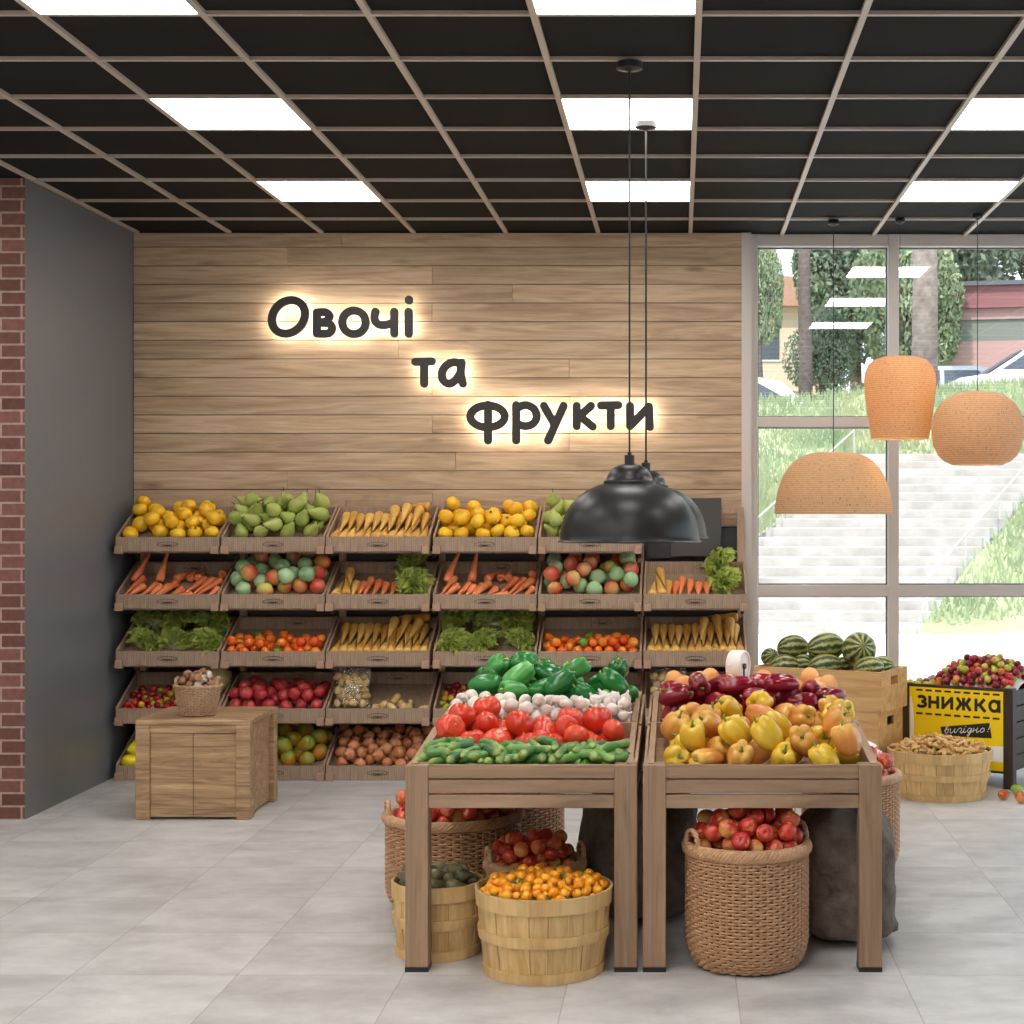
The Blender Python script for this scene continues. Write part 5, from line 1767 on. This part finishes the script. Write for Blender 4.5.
def rail_line(name, fx, lab):
    o = thing(name, lab, 'railing', (0, 0, 0))
    a, b = Vector((fx(22.6), 22.6, slope(22.6) + .5)), Vector((fx(28.8), 28.8, slope(28.8) + .5))
    mb = MB(); mb.tube([a, b], .016, 6); mb.obj('handrail', M['steel'], o)
    for k in range(5):
        y = 22.6 + 6.2 * k / 4
        mb = MB(); mb.tube([(fx(y), y, slope(y) - .1), (fx(y), y, slope(y) + .5)], .012, 6); mb.obj('railing_post', M['steel'], o)


rail_line('stair_railing', lambda y: stl(y) + .1, 'thin pale railing along the near side of the outdoor stairs')
rail_line('stair_railing', lambda y: str_(y) - .1, 'thin pale railing beside the grass at the far side of the stairs')

rng = np.random.default_rng(4)


def bank(name, xa, xb, ys, zf, nx=24, ny=20, lab=''):
    vs, fs = [], []
    for j in range(ny + 1):
        y = ys[0] + (ys[1] - ys[0]) * j / ny
        a, b = xa(y), xb(y)
        for i in range(nx + 1):
            x = a + (b - a) * i / nx
            vs.append((x, y, zf(x, y) + .05 * math.sin(x * 2.1 + y) + .04 * math.sin(x * 5.3 - y * 3) - (0.02 if 0 < i < nx else .02)))
    for j in range(ny):
        for i in range(nx):
            q = j * (nx + 1) + i
            fs.append((q, q + 1, q + nx + 2, q + nx + 1))
    mb = MB(); mb.add(vs, fs)
    o = mb.obj(name, M['grass'], smooth='all')
    struct(o, lab, 'lawn')
    return o


zb = lambda x, y: max(-.02, slope(y) + .08)
bank('lawn_bank', lambda y: -9, lambda y: stl(y) - .02, (22.2, 29.05), zb, lab='grassy bank on the near side of the outdoor stairs')
bank('lawn_bank', lambda y: str_(y) + .02, lambda y: 19, (21.9, 29.05), zb, lab='grassy bank on the far side of the outdoor stairs')
crest = lambda x: 3.76 + .075 * (x - 2) * (1 if x > 2 else .3)
zc = lambda x, y: ZT + (crest(x) - ZT) * min(1, (y - 29.0) / 2.2)
bank('lawn_terrace', lambda y: -9, lambda y: 19, (29.0, 31.6), zc, 40, 8, lab= 'upper grass strip below the parked cars')
# grass blades
def blades(n, fx, fz, yr, lab):
    y = rng.uniform(*yr, n)
    vs, fs = [], []
    for i in range(n):
        a, b = fx(y[i])
        x = rng.uniform(a, b); z = fz(x, y[i]); h = rng.uniform(.06, .2); w = .02
        dx, dy = rng.uniform(-.08, .08), rng.uniform(-.06, .02)
        k = len(vs)
        vs += [(x - w, y[i], z - .03), (x + w, y[i], z - .03), (x + dx, y[i] + dy, z + h)]
        fs.append((k, k + 1, k + 2))
    mb = MB(); mb.v, mb.f = vs, fs
    tag(mb.obj('grass_blades', M['leafl']), lab, 'grass', kind='stuff')


blades(7000, lambda y: (-1.5, stl(y)), zb, (22.6, 29), 'short grass blades on the near stair bank')
blades(7000, lambda y: (str_(y), 10), zb, (22.2, 29), 'short grass blades on the far stair bank')
blades(8000, lambda y: (-1, 10), zc, (29, 31.5), 'short grass blades on the strip below the cars')

ROADZ = lambda x: 3.15 + .09 * (x - 2)
m = MB()
m.add([(-14, 31.5, ROADZ(-14)), (22, 31.5, ROADZ(22)), (22, 39.5, ROADZ(22)), (-14, 39.5, ROADZ(-14)), (-14, 31.5, 0), (22, 31.5, 0), (22, 39.5, 0), (-14, 39.5, 0)], [(0, 1, 2, 3), (7, 6, 5, 4), (0, 4, 5, 1), (1, 5, 6, 2), (2, 6, 7, 3), (3, 7, 4, 0)])
struct(m.obj('street_road', M['asph']), 'sloping street behind the grass bank', 'street')
m = MB(); m.box((-26, 39.5, -.1), (34, 70, 3.4)); struct(m.obj('terrain_upper', M['grass']), 'raised ground with trees and houses beyond the street', 'ground')


def car(x, y, mat, lab, flip=1):
    o = thing('parked_car', lab, 'car', (x, y, ROADZ(x + flip * 2.1) - .06), 0 if flip > 0 else PI, 'parked cars')
    if flip < 0:
        o.rotation_euler = (0, 0, PI)
    low = [(0, .35), (.02, .62), (.12, .78), (.95, .90), (4.05, .96), (4.2, .85), (4.22, .4), (4.1, .25), (.1, .25)]
    hi = [(.78, .88), (1.55, 1.38), (1.9, 1.46), (3.1, 1.47), (3.65, 1.36), (4.1, .94)]
    mb = MB(); mb.prism(low, 0, 1.72, 'y'); b = mb.obj('car_body', mat, o)
    md = b.modifiers.new('round', 'BEVEL'); md.width = .09; md.segments = 3; md.limit_method = 'ANGLE'
    mb = MB()
    n = len(hi)
    vs = [(p[0], .06 + .16 * (p[1] - .88) / .6, p[1]) for p in hi] + [(p[0], 1.66 - .16 * (p[1] - .88) / .6, p[1]) for p in hi]
    mb.add(vs, [tuple(range(n)), tuple(range(n, 2 * n))[::-1]] + [(i, n + i, n + (i + 1) % n, (i + 1) % n) for i in range(n)])
    c = mb.obj('cabin', mat, o)
    for side in (0, 1):
        for poly in ([(1.05, .97), (1.62, 1.34), (2.25, 1.37), (2.25, .97)], [(2.35, .97), (2.35, 1.37), (3.1, 1.37), (3.72, 1.02), (3.72, .97)]):
            mb = MB()
            k = lambda z: .06 + .16 * (z - .88) / .6
            vs = [(p[0], (k(p[1]) - .012) if side == 0 else (1.72 - k(p[1]) + .012), p[1]) for p in poly] + [(p[0], (k(p[1]) + .02) if side == 0 else (1.72 - k(p[1]) - .02), p[1]) for p in poly]
            q = len(poly)
            mb.add(vs, [tuple(range(q)), tuple(range(q, 2 * q))[::-1]] + [(i, q + i, q + (i + 1) % q, (i + 1) % q) for i in range(q)])
            mb.obj('side_window', M['carg'], o)
    mb = MB(); mb.add([(.80, .2, .93), (.80, 1.52, .93), (1.50, 1.45, 1.36), (1.50, .27, 1.36), (.76, .2, .95), (.76, 1.52, .95), (1.47, 1.45, 1.385), (1.47, .27, 1.385)], [(4, 7, 6, 5), (0, 1, 2, 3), (0, 4, 5, 1), (1, 5, 6, 2), (2, 6, 7, 3), (3, 7, 4, 0)]); mb.obj('windscreen', M['carg'], o)
    for xx in (.8, 3.35):
        for yy in (-.01, 1.55):
            mb = MB(); mb.rev([(.001, 0), (.30, 0), (.31, .02), (.31, .16), (.30, .18), (.001, .18)], 24, M=Matrix.Translation((xx, yy, .31)) @ Matrix.Rotation(-PI / 2, 4, 'X')); mb.obj('wheel', M['tyre'], o, smooth=True)
    for yy in (.0, 1.5):
        mb = MB(); mb.box((4.12, yy - .012, .80), (4.24, yy + .22, .95), c=.02); mb.obj('tail_lamp', M['lampr'], o)
    return o


car(-1.55, 33.6, M['carw'], 'white parked car behind the grass at the oak wall side of the window')
car(3.55, 36.3, M['cars'], 'silver parked car half hidden by the glowing tall rattan lamp')
car(5.6, 33.6, M['carw'], 'white parked car behind the pale tree trunk, above round rattan lamp')


def leaf_mesh(name, n, rad, mat, seed, size=.16, blobs=10):
    g = np.random.default_rng(seed)
    bc = g.normal(size=(blobs, 3)); bc /= np.linalg.norm(bc, axis=1)[:, None]
    bc *= g.uniform(.2, .75, (blobs, 1)); br = g.uniform(.35, .55, blobs)
    vs = np.zeros((n * 4, 3))
    k = g.integers(0, blobs, n)
    d = g.normal(size=(n, 3)); d /= np.linalg.norm(d, axis=1)[:, None]
    c = bc[k] + d * (br[k] * g.uniform(.7, 1.0, n) ** .5)[:, None]
    c *= np.array(rad)
    u = g.normal(size=(n, 3)); u /= np.linalg.norm(u, axis=1)[:, None]
    w = np.cross(u, g.normal(size=(n, 3))); w /= np.linalg.norm(w, axis=1)[:, None]
    s = g.uniform(.6, 1.3, n)[:, None] * size
    vs[0::4] = c - u * s; vs[1::4] = c + w * s * .5 ; vs[2::4] = c + u * s; vs[3::4] = c - w * s * .5
    mb = MB(); mb.v = [tuple(p) for p in vs]; mb.f = [(4 * i, 4 * i + 1, 4 * i + 2, 4 * i + 3) for i in range(n)]
    return mb.mesh(name, mat)


LM = [leaf_mesh('crown', 15000, (1, 1, 1), M['leafd'], 1, .042), leaf_mesh('crown', 15000, (1, 1, 1), M['leafl'], 2, .042), leaf_mesh('crown', 11000, (1, 1, 1), M['leafd'], 3, .042, 16)]


def tree(lab, x, y, z0, h, cr, crz, which, tr=.14, bark='bark', czk=None, trunk_to=None):
    o = thing('tree', lab, 'tree', (x, y, z0), 0, 'trees beyond the street')
    mb = MB(); mb.tube([(0, 0, -.3), (.02, 0, h * .3), (-.03, 0, h * .65), (.03, 0, trunk_to or h * .95)], [tr * 1.15, tr, tr * .9, tr * .7], 14); mb.obj('trunk', M[bark], o, smooth='all')
    cz = czk if czk is not None else h
    put('crown', LM[which], o, (0, 0, cz), (0, 0, R.uniform(0, 6)), (cr, cr, crz))
    mb = MB()
    for k in range(5):
        a = k * 1.3 + .4
        mb.tube([(0, 0, cz - crz * .6), (cr * .35 * math.cos(a), cr * .35 * math.sin(a), cz - crz * .1), (cr * .6 * math.cos(a), cr * .6 * math.sin(a), cz + crz * .25)], [tr * .4, tr * .28, tr * .12], 6)
    mb.obj('branch', M[bark], o)
    return o


tree('tree with a dark slim trunk left of the tall lamp', 3.1, 40.5, 3.4, 6.2, 1.9, 1.5, 2, .17, 'bark', 7.0)
tree('tree with a thick pale trunk between the two rattan lamps', 4.83, 32.3, ROADZ(4.8), 9.5, 2.6, 1.6, 0, .245, 'barkp', 8.6)
tree('leafy light green tree nearest the oak wall', 1.95, 39.9, 3.4, 3.2, .62, 1.7, 1, .09, 'bark', 3.5)
tree('tall dark tree behind the tall rattan lamp', 5.6, 52, 3.4, 5.4, 2.2, 3.0, 0, .2, 'bark', 5.2)
tree('dark bushy tree behind the window mullion', 6.2, 44, 3.4, 4.2, 1.7, 2.5, 1, .16, 'bark', 3.6)
tree('broad dark tree above the red banded building', 10.2, 54, 3.4, 8.4, 4.4, 3.3, 0, .3, 'bark', 8.3)
tree('tall dark tree between the pale trunk and building', 7.6, 50, 3.4, 7.4, 2.8, 3.4, 2, .25, 'bark', 7.0)
tree('dark tree rising over the far end of the building', 13.6, 56, 3.4, 8.5, 4.6, 3.6, 2, .3, 'bark', 8.2)
tree('dark low conifer with drooping branches beside the orange house', 3.9, 44.5, 3.4, 2.3, 1.0, 1.5, 2, .12, 'bark', 2.5)
for i, (x, y, r, rz, w) in enumerate(((.9, 40.2, 1.2, .75, 1), (2.7, 40.3, 1.1, .7, 0), (4.4, 40.2, 1.3, .85, 2), (6.0, 40.3, 1.3, .9, 1))):
    o = thing('hedge_bush', ['first low hedge bush beside the oak wall, behind white car', 'second low hedge bush under the slim dark trunk', 'third low hedge bush left of the window mullion', 'fourth low hedge bush behind the tall rattan lamp'][i], 'bush', (x, y, 3.4), 0, 'hedge bushes behind the cars')
    put('foliage', LM[w], o, (0, 0, rz * .75), (0, 0, i), (r, r * .8, rz))
    mb = MB(); mb.tube([(0, 0, -.1), (0, 0, rz)], [.05, .03], 8); mb.obj('stem', M['bark'], o)

# peach house and red banded building
h = thing('house', 'peach coloured house with a terracotta roof behind the trees', 'house', (2.2, 56, 3.4))
mb = MB(); mb.box((-1.6, 0, 0), (3.2, 7, 5.2)); mb.obj('wall', M['peach'], h)
mb = MB(); mb.prism([(-2.1, 5.2), (3.7, 5.2), (2.4, 6.2), (-.8, 6.2)], -.5, 7.5, 'y'); mb.obj('roof', M['roof'], h)
for x in (-1.0, .4, 1.9):
    for z in (1.0, 3.4):
        mb = MB(); mb.box((x, -.03, z), (x + .8, .05, z + 1.2)); w_ = mb.obj('window', M['carg'], h)
        mb = MB(); mb.box((x - .06, -.05, z - .06), (x + .86, -.02, z)); mb.obj('sill', M['carw'], w_)
b = thing('banded_building', 'low building with dusty red and pink horizontal bands beyond the cars', 'building', (6.3, 45.5, 3.3), -.22)
L = 11
for nm, mt, z0, z1, pr in (('base_wall', 'slate', 0, 1.75, 0), ('grey_band', 'greyb', 1.75, 2.15, .05), ('pink_band', 'pinkb', 2.15, 3.0, .1), ('grey_band', 'greyb', 3.0, 3.6, .05), ('pink_band', 'pinkb', 3.6, 3.9, .12), ('red_fascia', 'maroon', 3.9, 4.5, .3), ('roof_edge', 'slate', 4.5, 4.62, .45)):
    mb = MB(); mb.box((-pr, -pr, z0), (L + pr, 6 + pr, z1)); mb.obj(nm, M[mt], b)

# ================================================================== light, sky, camera
w = bpy.data.worlds.new('sky'); SC.world = w
w.use_nodes = True
nt = w.node_tree
nt.nodes['Background'].inputs[0].default_value = (.80, .90, 1.0, 1)
nt.nodes['Background'].inputs[1].default_value = 1.75
su = bpy.data.lights.new('sun', 'SUN'); su.energy = 2.8; su.angle = .02; su.color = (1, .96, .88)
so = bpy.data.objects.new('sun', su); COL.objects.link(so)
so.rotation_euler = Vector((.35, .75, -1.05)).to_track_quat('-Z', 'Y').to_euler()

cam = bpy.data.cameras.new('camera')
cam.sensor_width = 36.0
cam.lens = F / 1024 * 36
cam.shift_x = -(CX - 512) / 1024
cam.shift_y = (CY - 512) / 1024
cam.clip_end = 300
co = bpy.data.objects.new('camera', cam); COL.objects.link(co)
co.location = (0, 0, CH)
co.rotation_euler = (PI / 2, 0, 0)
SC.camera = co
SC.view_settings.view_transform = 'Standard'
SC.view_settings.look = 'None'
SC.view_settings.exposure = 0.42
SC.view_settings.gamma = 1.0
SC.view_settings.use_curve_mapping = False
SC.cycles.use_denoising = True
SC.cycles.max_bounces = 8
SC.cycles.diffuse_bounces = 4
SC.cycles.glossy_bounces = 3
SC.cycles.transparent_max_bounces = 12
SC.cycles.sample_clamp_indirect = 6
SC.cycles.caustics_reflective = False
SC.cycles.caustics_refractive = False

# ================================================================== labels of piled produce: row by row, counted as they show
bpy.context.view_layer.update()
dg = bpy.context.evaluated_depsgraph_get()
eye = Vector((0, 0, CH))
ROWN = ['front', 'second', 'third', 'fourth', 'fifth', 'sixth', 'seventh', 'eighth', 'ninth', 'tenth', 'eleventh', 'twelfth']


def seen(o, r):
    c = o.matrix_world.translation if 'parsnip' not in o.name and 'carrot' not in o.name else o.matrix_world @ Vector((0, 0, .1))
    fam = {o.name} | {k.name for k in o.children}
    bb = o.data.vertices
    step = max(1, len(bb) // 28)
    for i in range(0, len(bb), step):
        p = o.matrix_world @ bb[i].co
        px, py = proj(p)
        if not (0 <= px < 1024 and 0 <= py < 1024):
            continue
        d = (p - eye)
        L = d.length
        d.normalize()
        org = eye
        for _ in range(4):
            hit, loc, nr, ix, ob, mt = SC.ray_cast(dg, org, d)
            if not hit:
                break
            if ob.name in fam:
                return True
            if ob.name.startswith('clear_potato_bag'):
                org = loc + d * .001
                continue
            break
    return False


for P in PILES:
    vis, hid = [], []
    for o, desc, r in P.items:
        o['group'] = P.group
        px, py = proj(o.matrix_world.translation)
        (vis if seen(o, r) else hid).append((px, py, o, desc, r))
    for px, py, o, desc, r in hid:
        o['label'] = '%s buried under the others, %s' % (desc, P.place)
    if not vis:
        continue
    vis.sort(key=lambda t: -t[1])
    # rows: split where the picture height steps by most of a fruit
    rp = sorted(t[4] * F / t[2].matrix_world.translation.y for t in vis)[len(vis) // 2]
    y0 = vis[0][1]
    rows = {}
    for t in vis:
        rows.setdefault(int((y0 - t[1]) / (rp * 1.15)), []).append(t)
    ks = sorted(rows)
    for n, k in enumerate(ks):
        per = {}
        for t in sorted(rows[k], key=lambda t: t[0]):
            i = per.get(t[3], 0); per[t[3]] = i + 1
            rn = ROWN[min(n, 11)] if n < len(ks) - 1 or n == 0 else 'back'
            t[2]['label'] = '%s %s from left, %s row, %s' % (ORD[min(i, 59)], t[3], rn, P.place)
